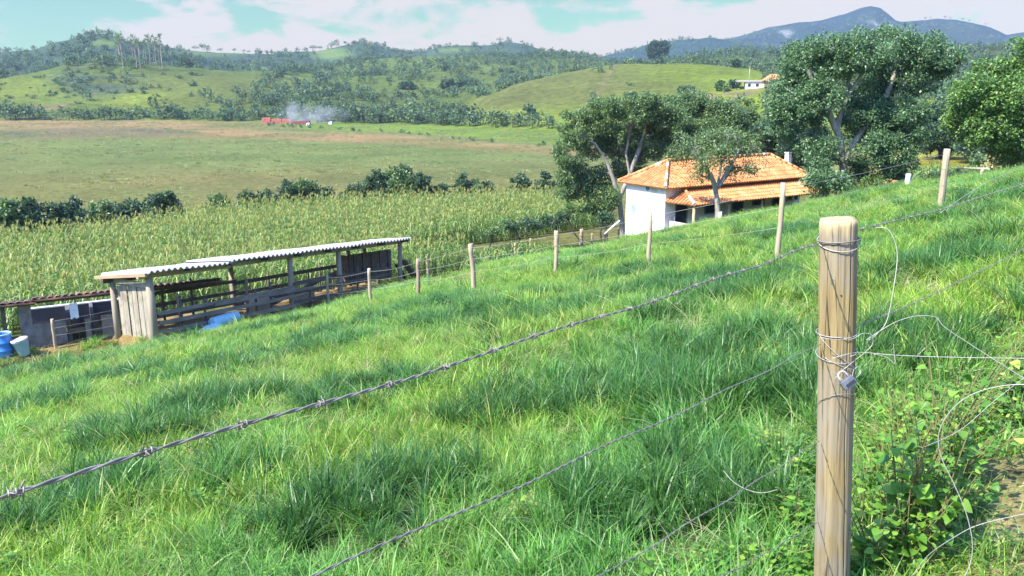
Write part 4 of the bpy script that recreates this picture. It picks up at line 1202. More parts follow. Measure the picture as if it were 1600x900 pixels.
# ================================================================== BRICKWORKS, SMOKE, FAR HOUSE, POLE
M_BRICK = surf('red brick', (.50, .17, .12, 1), (.34, .12, .09, 1), scale=1.2, bump=0.4)
M_BRICKD = surf('dark red brick', (.30, .10, .10, 1), (.22, .08, .08, 1), scale=1.2, bump=0.4)
def brick_stack(px, py, wpx, hpx, mat, label):
    b = ground_at(px, py)
    w, h = px2m(wpx, b), px2m(hpx, b)
    t = MB(); nc = 6
    for c in range(nc):
        ins = 0.05 * w * (c / nc) + random.uniform(0, .12)
        nb = max(3, int(w / 1.1))
        for k_ in range(nb):
            ww = (w - 2 * ins) / nb
            t.cbox((-w / 2 + ins + ww * (k_ + .5), random.uniform(-.08, .08), h * (c + .5) / nc), ww - .06, 2.6 - c * .18, h / nc - .03)
    for k_ in range(6):
        t.cbox((random.uniform(-w / 2, w / 2), random.uniform(-2.1, -1.5), .12), .5, .3, .25, rz=random.uniform(0, 3))
    o = t.build('brick_stack', mat, None, b)
    return tag(o, label, 'brick stack', 'stacks of fired brick at the field edge')
brick_stack(417, 193, 15, 9, M_BRICK, 'brightest red brick stack, ending the row farthest from the smoke')
brick_stack(433, 193, 17, 7, M_BRICK, 'pale red brick stack between the brightest stack and the smoke')
brick_stack(449, 193.3, 15, 7.5, M_BRICK, 'red brick stack just short of the smoke')
brick_stack(464, 194.3, 15, 5, M_BRICKD, 'dark maroon brick stack under the smoke plume')
brick_stack(478, 194.6, 14, 6, M_BRICKD, 'red brick stack at the smoky end of the row')
for px, py, w in ((481, 196, 5), (516, 194, 5)):
    b = ground_at(px, py)
    t = MB(); W = px2m(w, b)
    t.slab([(-W / 2, -1, 0), (W / 2, -1, 0), (W / 2 * .9, .2, .9), (-W / 2 * .8, .3, .7)], (0, .3, .15)); t.slab([(-W / 2 * .8, .6, .72), (W / 2 * .9, .5, .92), (W / 2, 1.5, .05), (-W / 2, 1.4, .05)], (0, .2, .12))
    tag(t.build('tarp', surf('white sheet', (.75, .76, .76, 1), (.62, .62, .62, 1), scale=2), None, b), 'white sheet over a heap at the smoky end of the brick stacks' if px == 481 else 'small white sheet lying apart on the grass past the brick stacks', 'tarp')
sb = ground_at(455, 193.5)
m, nt, out = new_mat('wood smoke')
L = nt.links.new
def mth(op, a, b=None, c=None):
    n_ = nt.nodes.new('ShaderNodeMath'); n_.operation = op
    for i_, v in enumerate((a, b, c)):
        if v is None: continue
        if isinstance(v, (int, float)): n_.inputs[i_].default_value = v
        else: L(v, n_.inputs[i_])
    return n_.outputs[0]
tc = nt.nodes.new('ShaderNodeTexCoord'); sp_ = nt.nodes.new('ShaderNodeSeparateXYZ'); L(tc.outputs['Object'], sp_.inputs[0])
nz = nt.nodes.new('ShaderNodeTexNoise'); setin(nz, Scale=0.28, Detail=4, Roughness=.6); L(tc.outputs['Object'], nz.inputs['Vector'])
nn = mth('SUBTRACT', nz.outputs['Fac'], .5)
zz = sp_.outputs['Z']
axis = mth('MULTIPLY_ADD', mth('MULTIPLY', zz, zz), 0.02, mth('MULTIPLY', nn, 3.0))
wid = mth('MULTIPLY_ADD', zz, .36, 0.9)
dx = mth('DIVIDE', mth('SUBTRACT', sp_.outputs['X'], axis), wid); dy = mth('DIVIDE', sp_.outputs['Y'], wid)
core = mth('SUBTRACT', 1.0, mth('ADD', mth('MULTIPLY', dx, dx), mth('MULTIPLY', dy, dy)))
core = mth('MULTIPLY', mth('MAXIMUM', core, 0.0), mth('MAXIMUM', mth('MULTIPLY_ADD', zz, -0.11, 1.0), 0.0))
# thin smoke drifting away downwind
ux = mth('DIVIDE', mth('SUBTRACT', sp_.outputs['X'], 9.0), 17.0); uz = mth('DIVIDE', mth('SUBTRACT', zz, 3.0), 5.0); uy = mth('DIVIDE', sp_.outputs['Y'], 6.0)
dr_ = mth('SUBTRACT', 1.0, mth('ADD', mth('MULTIPLY', ux, ux), mth('ADD', mth('MULTIPLY', uz, uz), mth('MULTIPLY', uy, uy))))
dr_ = mth('MULTIPLY', mth('MAXIMUM', dr_, 0.0), mth('MAXIMUM', mth('MULTIPLY_ADD', nn, 3.0, .45), 0.0))
den = mth('MULTIPLY_ADD', core, 0.24, mth('MULTIPLY', dr_, 0.10))
pv = nt.nodes.new('ShaderNodeVolumePrincipled'); pv.inputs['Color'].default_value = (.93, .96, 1, 1)
L(den, pv.inputs['Density']); L(pv.outputs[0], out.inputs['Volume'])
tag(MB().box((-9, -7, 0), (36, 0, 0), (0, 14, 0), (0, 0, 13)).build('smoke', m, None, sb + Vector((0, 0, .3))), 'white smoke rising and drifting from the brick stacks', None, None, 'stuff')

M_WHITE = surf('white wall', (.80, .78, .80, 1), (.70, .67, .66, 1), scale=1.3, bump=0.15, stain=(.55, .5, .45, 1), stain_scale=.8, rough=.9)
M_SHADEW = surf('shaded white wall', (.52, .53, .56, 1), (.44, .44, .46, 1), scale=1.5, bump=.15)  # white wall with bluish shade put into its colour; unused
M_TILE = surf('clay tile', (.61, .275, .105, 1), (.42, .155, .062, 1), scale=2.2, bump=0.4, stain=(.62, .36, .17, 1), stain_scale=1.0, rough=.85, detail=8)
M_DARK = surf('dark opening', (.02, .022, .03, 1), (.03, .03, .035, 1))
M_MORTAR = surf('lime mortar', (.66, .60, .52, 1), (.5, .42, .36, 1), scale=4)
def tiled(bld, pts, pitch=0.24, r=0.075, course=0.42):
    """a roof slope (eave corner, eave corner, then the upper corners) laid with half-round tiles in rows"""
    P = [Vector(p) for p in pts]
    e = (P[1] - P[0]).normalized(); nrm = e.cross(P[2] - P[1]).normalized()
    if nrm.z < 0: nrm = -nrm
    up = nrm.cross(e).normalized()
    if up.z < 0: up = -up
    Q2 = [((p - P[0]).dot(e), (p - P[0]).dot(up)) for p in P]
    bld.slab([p - nrm * .03 for p in P], -nrm * .06)
    lo, hi = min(q[0] for q in Q2), max(q[0] for q in Q2)
    s_ = lo + pitch / 2
    while s_ < hi:
        ys = []
        for i in range(len(Q2)):
            a, b = Q2[i], Q2[(i + 1) % len(Q2)]
            if (a[0] - s_) * (b[0] - s_) < 0:
                ys.append(a[1] + (b[1] - a[1]) * (s_ - a[0]) / (b[0] - a[0]))
        if len(ys) >= 2 and max(ys) - min(ys) > .1:
            y0, y1 = min(ys) - .05, max(ys)
            nc = max(1, int((y1 - y0) / course))
            for c in range(nc):
                a0 = y0 + (y1 - y0) * c / nc - (.05 if c else 0); a1 = y0 + (y1 - y0) * (c + 1) / nc
                ra, rb = r * 1.12, r * .88
                vs = []
                jx = random.uniform(-.012, .012)
                for yy, rr2, lift in ((a0, ra, .022), (a1, rb, 0)):
                    for k_ in range(5):
                        t = math.pi * k_ / 4
                        vs.append(P[0] + e * (s_ + jx + math.cos(t) * rr2) + up * yy + nrm * (math.sin(t) * rr2 * .8 + lift - .02))
                bld._add(vs, [(k_, k_ + 1, 6 + k_, 5 + k_) for k_ in range(4)] + [(0, 1, 2, 3, 4)], 0, False)
        s_ += pitch
# distant white house on the green hillside
fb = ground_at(1183, 138)
fh_ = thing('house', 'distant small white house with an orange roof on the green hillside', 'house', fb, rz=R(-10))
t = MB(); t.box((-4.2, 0, -.8), (6.4, 0, 0), (0, 4.5, 0), (0, 0, 3.0)); t.build('wall', M_WHITE, fh_)
t = MB(); t.box((2.22, -.6, -.8), (6.5, 0, 0), (0, 6.5, 0), (0, 0, 3.3)); t.build('wall', surf('ochre wall', (.55, .33, .2, 1), (.5, .3, .18, 1)), fh_)
t = MB()
for tri in ([(-7.6, -.5, 2.25), (2.2, -.5, 2.25), (2.2, 4.8, 2.7), (-7.6, 4.8, 2.7)],):
    t.slab(tri, (0, 0, .14))
t.build('porch_roof', surf('grey sheet roof', (.34, .30, .28, 1), (.28, .2, .17, 1)), fh_)
t = MB(); a, b, c_, d = (1.6, -1.3, 2.52), (9.3, -1.3, 2.52), (9.3, 6.6, 2.52), (1.6, 6.6, 2.52); r1_, r2_ = (4.6, 2.6, 5.0), (6.6, 2.6, 5.0)
tiled(t, [a, b, r2_, r1_], .6, .17, 1.1); tiled(t, [d, a, r1_], .6, .17, 1.1); tiled(t, [b, c_, r2_], .6, .17, 1.1); tiled(t, [c_, d, r1_, r2_], .6, .17, 1.1)
t.build('roof', M_TILE, fh_)
for x_ in (-7.3, -5.9):
    t = MB(); t.box((x_, -.3, -.8), (.22, 0, 0), (0, .22, 0), (0, 0, 3.05)); t.build('post', M_DARK, fh_)
for x_ in (-3.3, -.5):
    t = MB(); t.box((x_, -.05, .5), (1.0, 0, 0), (0, .045, 0), (0, 0, 1.1)); t.build('window', M_DARK, fh_)
b = ground_at(1170, 130)
t = MB(); t.tube([(0, 0, -.3), (0, 0, 3.5), (.03, 0, px2m(25, b))], [.13, .12, .09], 8); pm = t.build('pole', surf('grey pole', (.5, .5, .45, 1), (.4, .38, .34, 1)), None, b)
t = MB(); t.cbox((0.03, -.12, px2m(23.5, b)), 1.3, .1, .1); t.build('crossarm', M_BARKD, pm)
tag(pm, 'thin utility pole beside the distant white house', 'pole')

# ================================================================== THE TILED HOUSE
def on_z(px, py, z):
    d = ray(px, py); return d * (z / d.z)
hC = at(1040, 294, 50.0); hz1 = hC.z
hD = on_z(1266, 275, hz1); hB = on_z(965, 284, hz1)
hu = (hD - hC); hlen = hu.length; hu.normalize(); hv = Vector((-hu.y, hu.x, 0)); hw = max(4.6, (hB - hC).dot(hv))
hbase = foot(1100, 53); hbase = Vector((hC.x, hC.y, -10.2))
house = thing('house', 'white house with orange tiled hip roof and low veranda, half hidden by the slope', 'house', hbase)
def hp(a, b, z):                        # along the front, towards the back, height in world z  -> local point
    return hC + hu * a + hv * b + Vector((0, 0, z - hC.z)) - hbase
IN = 0.42
t = MB()
a0, a1, b0, b1 = IN, hlen - IN, IN, hw - IN
t.slab([hp(a0, b0, -11.5), hp(a1, b0, -11.5), hp(a1, b1, -11.5), hp(a0, b1, -11.5)], (0, 0, 11.5 + hz1 - .02))
t.build('wall', M_WHITE, house)
rise = 1.42
e = [hp(0, 0, hz1), hp(hlen, 0, hz1), hp(hlen, hw, hz1), hp(0, hw, hz1)]
ra, rb = hp(hw / 2, hw / 2, hz1 + rise), hp(hlen - hw / 2 + .6, hw / 2, hz1 + rise)
t = MB()
tiled(t, [e[0], e[1], rb, ra]); tiled(t, [e[3], e[0], ra]); tiled(t, [e[1], e[2], rb]); tiled(t, [e[2], e[3], ra, rb])
t.build('roof', M_TILE, house)
t = MB()
for p, q in ((e[0], ra), (e[3], ra), (e[1], rb), (e[2], rb), (ra, rb)):
    d = q - p; n_ = max(2, int(d.length / .4))
    for k_ in range(n_):
        t.tube([p + d * (k_ / n_) + Vector((0, 0, .06)), p + d * ((k_ + .98) / n_) + Vector((0, 0, .075))], [.115, .095], 8, mi=1 if (k_ < n_ * .45 and p == e[0] and random.random() < .75) or random.random() < .12 else 0)
t.build('ridge_cap', [M_TILE, M_MORTAR], house)
# veranda: a lower tiled lean-to along the front
vz, vt = hz1 - .92, hz1 - .20
vw = 1.75
v0, v1 = IN + .05, hlen - .1
eL = [hp(v0 + .35, -vw, vz), hp(v1, -vw - .05, vz), hp(v1, b0 - .01, vt), hp(v0 + 1.5, b0 - .01, vt)]
eS = [hp(v0 - .15, b0 - .02, vz + .02), hp(v0 + .35, -vw, vz), hp(v0 + 1.5, b0 - .01, vt)]
t = MB(); tiled(t, eL); tiled(t, eS)
t.build('veranda_roof', M_TILE, house)
t = MB()
p, q = eS[1], eS[2]; d = q - p
for k_ in range(6):
    t.tube([p + d * (k_ / 6) + Vector((0, 0, .05)), p + d * ((k_ + .97) / 6) + Vector((0, 0, .06))], [.115, .095], 8, mi=1 if k_ < 3 else 0)
t.build('ridge_cap', [M_TILE, M_MORTAR], house)
M_VPOST = surf('veranda post wood', (.46, .38, .26, 1), (.34, .27, .19, 1), scale=6, stretch=(1, 1, .2))
for i in range(5):
    a = v0 + .55 + (v1 - v0 - 1.0) * i / 4
    t = MB(); P_ = hp(a, -vw + .22, vz - .06); t.tube([P_ - Vector((0, 0, 2.9)), P_ - Vector((0, 0, 1.2)), P_], [.10, .095, .09], 8); t.build('veranda_post', M_VPOST, house)
t = MB(); t.beam(hp(v0 + .5, -vw + .22, vz - .04), hp(v1 - .1, -vw + .22, vz - .04), .12, .14); t.build('veranda_beam', M_VPOST, house)
t = MB(); t.box(hp(v0 + .3, -vw + .05, -11), hu * .14, hv * (vw + .3), (0, 0, 11 + vz - 1.25)); t.build('parapet', surf('pink wash', (.62, .50, .44, 1), (.5, .4, .36, 1), scale=2), house)
def wall_panel(name, a, w, z0, h, mat, frame=None):
    t = MB(); t.box(hp(a, b0 - .03, z0), hu * w, hv * .05, (0, 0, h)); o = t.build(name, mat, house)
    if frame:
        f = MB()
        for (aa, ww, zz, hh) in ((a - .08, .08, z0, h), (a + w, .08, z0, h), (a - .08, w + .16, z0 + h, .08), (a - .08, w + .16, z0 - .08, .08)):
            f.box(hp(aa, b0 - .05, zz), hu * ww, hv * .07, (0, 0, hh))
        f.build('frame', frame, o)
M_FR = surf('blue grey frame', (.20, .26, .32, 1), (.15, .2, .26, 1))
wall_panel('door', 1.35, .95, -8.6, 2.05, M_DARK, M_FR)
wall_panel('window', 4.0, 1.1, -7.7, 1.0, M_DARK, M_FR)
wall_panel('door', 6.6, .95, -8.3, 2.0, M_DARK, M_FR)
wall_panel('window', 8.6, 1.1, -7.5, .95, M_DARK, M_FR)
wall_panel('door', 10.6, .9, -8.0, 1.9, M_DARK, M_FR)
wall_panel('window', 12.2, 1.0, -7.4, .95, M_DARK, M_FR)
# oval vent and a small plaster boss on the white gable
def gable_oval(name, px, py, rh, rv, mat):
    # intersect the pixel ray with the gable plane
    d = ray(px, py); nrm = -hu; o_ = hC + hu * IN
    s_ = (o_.dot(nrm)) / d.dot(nrm); c = d * s_ - hbase
    t = MB(); ring = []
    for k_ in range(20):
        w_ = 2 * math.pi * k_ / 20
        ring.append(c + hv * (math.cos(w_) * rh) + Vector((0, 0, math.sin(w_) * rv)) + nrm * -.02)
    t.slab(ring, nrm * .05); return t.build(name, mat, house)
gable_oval('vent', 990, 325, .17, .36, surf('blue green vent', (.16, .24, .28, 1), (.26, .36, .4, 1), scale=8))
gable_oval('vent', 1012, 294, .17, .17, surf('grey vent', (.16, .2, .25, 1), (.12, .15, .2, 1), scale=8))
t = MB(); cpx = rb + hu * .9 - hv * .9 + Vector((0, 0, -.75)); t.cbox(cpx + Vector((0, 0, .45)), .34, .34, .9, rz=math.atan2(hu.y, hu.x)); t.cbox(cpx + Vector((0, 0, .93)), .46, .46, .07, rz=math.atan2(hu.y, hu.x)); t.build('chimney', M_WHITE, house)
t = MB(); q = hp(.1, hw - .2, -8.4); t.tube([q, q + Vector((-.5, .2, -.5)), q + Vector((-.95, .4, -1.0))], .06, 6); t.build('drain_pipe', M_WHITE, house)

# ================================================================== THE OPEN SHED
M_POSTW = surf('weathered post', (.36, .31, .23, 1), (.23, .19, .14, 1), scale=7, stretch=(1, 1, .12), bump=.6, detail=8)
M_PLANK = surf('bleached plank', (.40, .36, .28, 1), (.24, .21, .16, 1), scale=11, stretch=(1, 1, .07), bump=.6, detail=8, stain=(.20, .165, .12, 1), stain_scale=2.2)
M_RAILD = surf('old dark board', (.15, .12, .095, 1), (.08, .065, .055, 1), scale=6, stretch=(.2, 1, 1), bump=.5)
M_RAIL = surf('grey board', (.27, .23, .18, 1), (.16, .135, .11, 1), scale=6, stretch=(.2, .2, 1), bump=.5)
M_ZINC = surf('fibre cement sheet', (.52, .50, .50, 1), (.36, .345, .345, 1), scale=1.1, bump=.15, stain=(.30, .28, .27, 1), stain_scale=.9, rough=.8, detail=8)
M_WARM = surf('warm beam', (.42, .30, .18, 1), (.28, .2, .13, 1), scale=6, stretch=(.15, .15, 1), bump=.4)
shed = thing('cattle_shed', 'long open cattle shed of rough posts under corrugated grey sheets below the slope', 'shed', BO)
def bp(a, b, h):
    return Vector((0, 0, (BE.z - BO.z) * a / BLEN + h)) + BL * a + BB * b
def a_at(px, b=0.0, h=1.0):
    best = min(np.linspace(-6, BLEN + 8, 800), key=lambda a: abs(float(project(np.array(BO + bp(a, b, h)))[0]) - px))
    return float(best)
SW = 2.05
def shed_post(a, b, h, r, mat=M_POSTW, lean=(0, 0)):
    t = MB(); p = bp(a, b, -.6); q = bp(a, b, h) + BL * lean[0] + BB * lean[1]
    m_ = (p + q) / 2 + Vector((random.uniform(-.03, .03), random.uniform(-.03, .03), 0))
    t.tube([p, m_, q], [r * 1.08, r, r * .93], 10, jit=.07)
    return t.build('post', mat, shed)
HF, HB_ = 2.42, 2.02
fposts = [0.0, a_at(455, 0, 1.2), a_at(530, 0, 1.4), BLEN]
for a in fposts:
    shed_post(a, 0, HF - .05, .125 if a else .14)
for a in (-.05, a_at(362, SW, 1.2), a_at(545, SW, 1.4), BLEN - .4):
    shed_post(a, SW, HB_ - .05, .115)
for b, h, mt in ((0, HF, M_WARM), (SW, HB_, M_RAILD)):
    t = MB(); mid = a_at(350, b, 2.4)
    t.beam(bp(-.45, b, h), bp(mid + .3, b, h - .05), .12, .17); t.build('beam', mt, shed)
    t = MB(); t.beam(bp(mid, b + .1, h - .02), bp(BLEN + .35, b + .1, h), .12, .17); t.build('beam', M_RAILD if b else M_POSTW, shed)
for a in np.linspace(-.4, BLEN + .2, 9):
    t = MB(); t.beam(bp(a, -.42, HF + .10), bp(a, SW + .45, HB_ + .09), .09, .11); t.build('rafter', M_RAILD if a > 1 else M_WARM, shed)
# two runs of corrugated sheet, one lapping the other
def sheets(a0, a1, h0, h1, hb0, hb1, b0=-.45, b1=SW + .3, wave=.25, amp=.05):
    n_ = int((a1 - a0) / wave * 8)
    V, Qd = [], []
    for i in range(n_ + 1):
        f = i / n_; a = a0 + (a1 - a0) * f; w_ = amp * math.sin(2 * math.pi * a / wave) + .012 * math.sin(a * 1.7)
        for lay in (0, -.012):
            V.append(bp(a, b0 + .03 * math.sin(a * 2.1), h0 + (h1 - h0) * f + w_ + lay)); V.append(bp(a, b1, hb0 + (hb1 - hb0) * f + w_ + lay))
    for i in range(n_):
        k_ = i * 4
        Qd += [(k_, k_ + 4, k_ + 5, k_ + 1), (k_ + 2, k_ + 3, k_ + 7, k_ + 6), (k_, k_ + 2, k_ + 6, k_ + 4), (k_ + 1, k_ + 5, k_ + 7, k_ + 3)]
    return obj_np('roof_sheet', mesh_np('roof_sheet', [tuple(v) for v in V], quads=Qd, smooth=True), M_ZINC, shed)
am = a_at(352, 0, 2.5)
sheets(-.32, am + .15, HF + .20, HF + .16, HB_ + .22, HB_ + .20)
sheets(am - .1, BLEN + .55, HF + .235, HF + .22, HB_ + .30, HB_ + .24)
# end panel of bleached planks
t = MB()
for k_ in range(6):
    b = .22 + k_ * .285
    t.box(bp(0.02 + random.uniform(-.02, .02), b, -.1), BB * (.255 - .03 * (k_ == 3) - .012 * (k_ % 2)), BL * .035, Vector((0, 0, 1.98 + random.uniform(-.06, .04))))
t.build('plank_panel', M_PLANK, shed)
t = MB(); t.box(bp(-.06, .1, 1.93), BB * (SW - .2), BL * .04, (0, 0, .2)); t.build('top_board', M_PLANK, shed)
# corral boards: dark ones along the back, greyer ones along the front
def board(a0, a1, b, h0, h1, mat, w=.16, th=.035):
    t = MB(); p, q = bp(a0, b, h0), bp(a1, b, h1)
    t.box(p - Vector((0, 0, w / 2)), q - p, BB * th, (0, 0, w)); return t.build('rail', mat, shed)
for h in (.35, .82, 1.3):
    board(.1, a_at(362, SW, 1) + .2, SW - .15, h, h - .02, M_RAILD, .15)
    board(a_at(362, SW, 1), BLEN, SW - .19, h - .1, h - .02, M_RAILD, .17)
a45 = fposts[1]
for h, e_ in ((.28, .25), (.62, .66), (.98, 1.05)):
    board(.15, a45 + .1, -.14, h, e_, M_RAIL, .15)
board(a_at(330, 0, 1), a45 + 1.2, -.20, .95, .92, M_RAIL, .12)
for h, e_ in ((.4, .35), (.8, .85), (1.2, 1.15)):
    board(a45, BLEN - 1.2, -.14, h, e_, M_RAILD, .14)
board(a45 - .4, a_at(560, 0, 1), .9, .2, 1.3, M_RAILD, .16)
for px in (284, 320, 400, 424, 484, 560, 592):
    shed_post(a_at(px, 0, .8), .02, random.uniform(1.15, 1.55), .05, M_RAILD)
for px in (255, 300, 420, 500, 520):
    shed_post(a_at(px, SW, .8), SW, random.uniform(1.3, 1.7), .05, M_RAILD)
t = MB(); aL, aR = a_at(548, 1.2, 1.2), a_at(614, 1.2, 1.2)
t.box(bp(aL, 1.3, .3), bp(aR, 1.3, .3) - bp(aL, 1.3, .3), BB * .06, (0, 0, 1.55)); t.box(bp(aL, 1.3, .3), BL * .06, BB * .8, (0, 0, 1.5))
for k_ in range(5):
    a = aL + (aR - aL) * (k_ + .5) / 5
    t.box(bp(a, 1.24, .3), BL * .05, BB * .05, (0, 0, 1.5))
t.build('board_screen', M_RAILD, shed)
t = MB(); t.beam(bp(BLEN + 1.5, -.2, -.1), bp(BLEN + .1, -.1, 1.5), .5, .05); t.build('leaning_board', M_RAIL, shed)
t = MB(); t.beam(bp(BLEN + 1.1, .4, -.1), bp(BLEN + .1, .3, 1.2), .3, .05); t.build('leaning_board', M_RAILD, shed)
# feed trough blocks in the yard
for px, b in ((398, .9), (466, .9)):
    a = a_at(px, b, .2)
    t = MB(); t.box(bp(a, b, -.1), BL * 1.1, BB * .5, (0, 0, .42)); t.box(bp(a - .06, b - .06, .32), BL * 1.22, BB * .62, (0, 0, .07))
    tag(t.build('trough', surf('trough concrete', (.45, .36, .24, 1), (.36, .28, .19, 1), scale=4), None, BO), 'low concrete feed trough inside the corral, ' + ('nearer the plank panel' if px < 420 else 'nearer the middle front post'), 'trough')

# ================================================================== THE LOW TILED PIGSTY
sty = thing('pigsty', 'low pigsty of grey walls under a strip of dark old tiles, beside the blue barrel', 'pigsty', PO)
def pp(a, b, h):
    return PD * a + PB_ * b + Vector((0, 0, h))
def pa(px, b, h):
    return float(min(np.linspace(-4, 10, 600), key=lambda a: abs(float(project(np.array(PO + pp(a, b, h)))[0]) - px)))
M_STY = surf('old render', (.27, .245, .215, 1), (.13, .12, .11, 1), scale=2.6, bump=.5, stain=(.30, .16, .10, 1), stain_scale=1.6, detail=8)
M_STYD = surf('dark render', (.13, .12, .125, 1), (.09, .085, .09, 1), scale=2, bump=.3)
M_OTILE = surf('old sooty tile', (.20, .10, .065, 1), (.08, .055, .05, 1), scale=3, bump=.4, stain=(.34, .17, .1, 1), stain_scale=2)
def sbox(name, a0, a1, b0, b1, h0, h1, mat):
    t = MB(); t.box(pp(a0, b0, h0), PD * (a1 - a0), PB_ * (b1 - b0), (0, 0, h1 - h0)); return t.build(name, mat, sty)
t = MB(); tiled(t, [pp(-3.4, -.35, 1.90), pp(1.35, -.35, 1.87), pp(1.35, 1.35, 1.53), pp(-3.4, 1.35, 1.55)], .24, .085); t.build('roof', M_OTILE, sty)
t = MB(); tiled(t, [pp(1.2, -.3, 1.94), pp(7.9, -.3, 1.92), pp(7.9, 1.35, 1.58), pp(1.2, 1.35, 1.60)], .24, .085); t.build('roof', M_OTILE, sty)
t = MB(); t.beam(pp(-3.3, -.1, 1.78), pp(1.3, -.1, 1.77), .1, .16); t.build('beam', M_RAILD, sty)
t = MB(); t.beam(pp(1.2, -.06, 1.80), pp(7.8, -.06, 1.79), .1, .16); t.build('beam', M_RAILD, sty)
for a in np.linspace(-3, 7.6, 9):
    t = MB(); t.beam(pp(a, -.3, 1.81), pp(a, 1.3, 1.47), .07, .08); t.build('rafter', M_RAILD, sty)
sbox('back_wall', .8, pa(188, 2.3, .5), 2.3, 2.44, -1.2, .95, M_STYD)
t = MB(); t.box(pp(.75, 2.27, .95), PD * (pa(188, 2.3, .5) - .75), PB_ * .2, (0, 0, .05)); t.build('sunlit_top', surf('pale coping', (.62, .62, .58, 1), (.5, .5, .46, 1), scale=4), sty)  # pale strip paints the sunlit top of the dark back wall
sbox('front_wall', pa(34, 0, .5), pa(104, 0, .5), 0, .14, -.9, .92, M_STY)
sbox('pillar', pa(30, 0, 1.2), pa(50, 0, 1.2), -.02, .30, -.4, 1.70, M_STY)
sbox('front_wall', pa(160, 0, .5), pa(190, 0, .5), 0, .14, -.9, .95, M_STY)
sbox('pillar', pa(133, 0, .6), pa(142, 0, .6), 0, .22, -.4, .88, M_STY)
sbox('partition', pa(105, 0, .6), pa(107, 0, .6) + .1, .16, 2.28, -.4, 1.0, M_STYD)
sbox('partition', pa(144, 0, .6), pa(144, 0, .6) + .12, .24, 2.28, -.4, 1.0, M_STYD)
sbox('roof_post', pa(117, 0, 1.4), pa(119, 0, 1.4), .3, .4, -.3, 1.72, M_RAILD)
sbox('rail', pa(144, 0, .4), pa(160, 0, .4), .04, .09, .35, .47, M_RAILD)
sbox('rail', pa(107, 0, .4), pa(133, 0, .4), .04, .09, .45, .57, M_RAILD)
sbox('rail', -3.2, pa(30, 0, .4), .04, .09, .42, .54, M_RAILD)
sbox('roof_post', pa(4, 0, 1), pa(4, 0, 1) + .13, .0, .13, -.4, 1.7, M_RAILD)
t = MB()
ca = pa(108, 0, 1.4)
for k_ in range(5):
    t.box(pp(ca + k_ * .055, -.12 + .015 * (k_ % 2), .98 + .03 * (k_ % 3)), PD * .058, PB_ * .02, (0, 0, .60 - .03 * (k_ % 3)))
tag(t.build('cloth', surf('white cloth', (.82, .82, .84, 1), (.7, .7, .72, 1), scale=5), None, PO), 'white cloth hanging from the pigsty beam', 'cloth')
# barrels
M_BLUE = surf('blue plastic', (.05, .20, .55, 1), (.07, .26, .62, 1), scale=3, bump=.05, rough=.4, spec=.5)
M_LBLUE = surf('pale blue plastic', (.40, .55, .75, 1), (.30, .45, .66, 1), scale=3, bump=.05, rough=.45, spec=.5)
def lathe(name, prof, mat, parent, n=24, loc=None):
    V, Qd = [], []
    for r_, z in prof:
        for k_ in range(n):
            V.append((r_ * math.cos(2 * math.pi * k_ / n), r_ * math.sin(2 * math.pi * k_ / n), z))
    for i in range(len(prof) - 1):
        for k_ in range(n):
            Qd.append((i * n + k_, i * n + (k_ + 1) % n, (i + 1) * n + (k_ + 1) % n, (i + 1) * n + k_))
    return obj_np(name, mesh_np(name, V, quads=Qd, smooth=True), mat, parent, loc)
bb_ = foot(8, 27.2)
br = thing('barrel', 'open bright blue plastic barrel standing in front of the pigsty', 'barrel', bb_)
lathe('body', [(.0, .0), (.27, .0), (.29, .04), (.30, .28), (.315, .30), (.315, .34), (.30, .36), (.30, .56), (.315, .58), (.315, .62), (.30, .64), (.285, .86), (.29, .90), (.275, .90), (.265, .86), (.27, .12), (.0, .1)], M_BLUE, br)
lathe('rim', [(.292, .87), (.308, .875), (.308, .925), (.27, .925), (.27, .88)], M_LBLUE, br)
b2 = foot(40, 27.3); b2.z += .06
br = thing('tub', 'pale blue tapered tub with a tan lid beside the blue barrel', 'tub', b2)
br.rotation_euler = (R(6), R(-9), 0)
lathe('body', [(0, 0), (.15, 0), (.17, .03), (.265, .55), (.28, .56), (.28, .60), (.25, .60), (.24, .55)], M_LBLUE, br)
lathe('lid', [(.285, .60), (.29, .615), (.285, .635), (.1, .65), (0, .65)], surf('tan lid', (.60, .50, .36, 1), (.5, .4, .3, 1), scale=5), br)
dpos = at(352, 500, 0.0 + BO.y + 2.6)
dpos = foot(352, BO.y + 2.2)
dr = thing('drum', 'light blue plastic drum lying on its side below the corral rails', 'drum', dpos + Vector((0, 0, .30)), rz=math.atan2(BL.y, BL.x))
M_CYAN = surf('light blue plastic', (.24, .48, .56, 1), (.32, .55, .62, 1), scale=3, bump=.06, rough=.45)
o = lathe('body', [(0, -.62), (.2, -.62), (.24, -.58), (.24, -.22), (.25, -.2), (.25, -.16), (.24, -.14), (.24, .2), (.25, .22), (.25, .26), (.24, .28), (.235, .6), (.2, .64), (0, .64)], M_CYAN, dr); o.rotation_euler = (0, R(90), 0)
sh = foot(334, BO.y + 1.3)
V, Qd = [], []
for i in range(14):
    for j in range(10):
        x_, y_ = (i / 13 - .5) * .95, (j / 9 - .5) * .6
        V.append((x_, y_, .05 + .34 * (1 - (x_ / .5) ** 2) * (1 - (y_ / .32) ** 2) * (.4 + float(fbm(np.array([x_ * 3 + 5]), np.array([y_ * 3 + 2]), .5, 3, 9)[0]))))
for i in range(13):
    for j in range(9):
        Qd.append((i * 10 + j, (i + 1) * 10 + j, (i + 1) * 10 + j + 1, i * 10 + j + 1))
me = mesh_np('tarp', V, quads=Qd, smooth=False)
o = obj_np('tarp', me, M_CYAN, None, sh + Vector((0, 0, .12))); o.modifiers.new('thick', 'SOLIDIFY').thickness = .015
tag(o, 'crumpled light blue plastic sheet next to the lying drum', 'tarp')

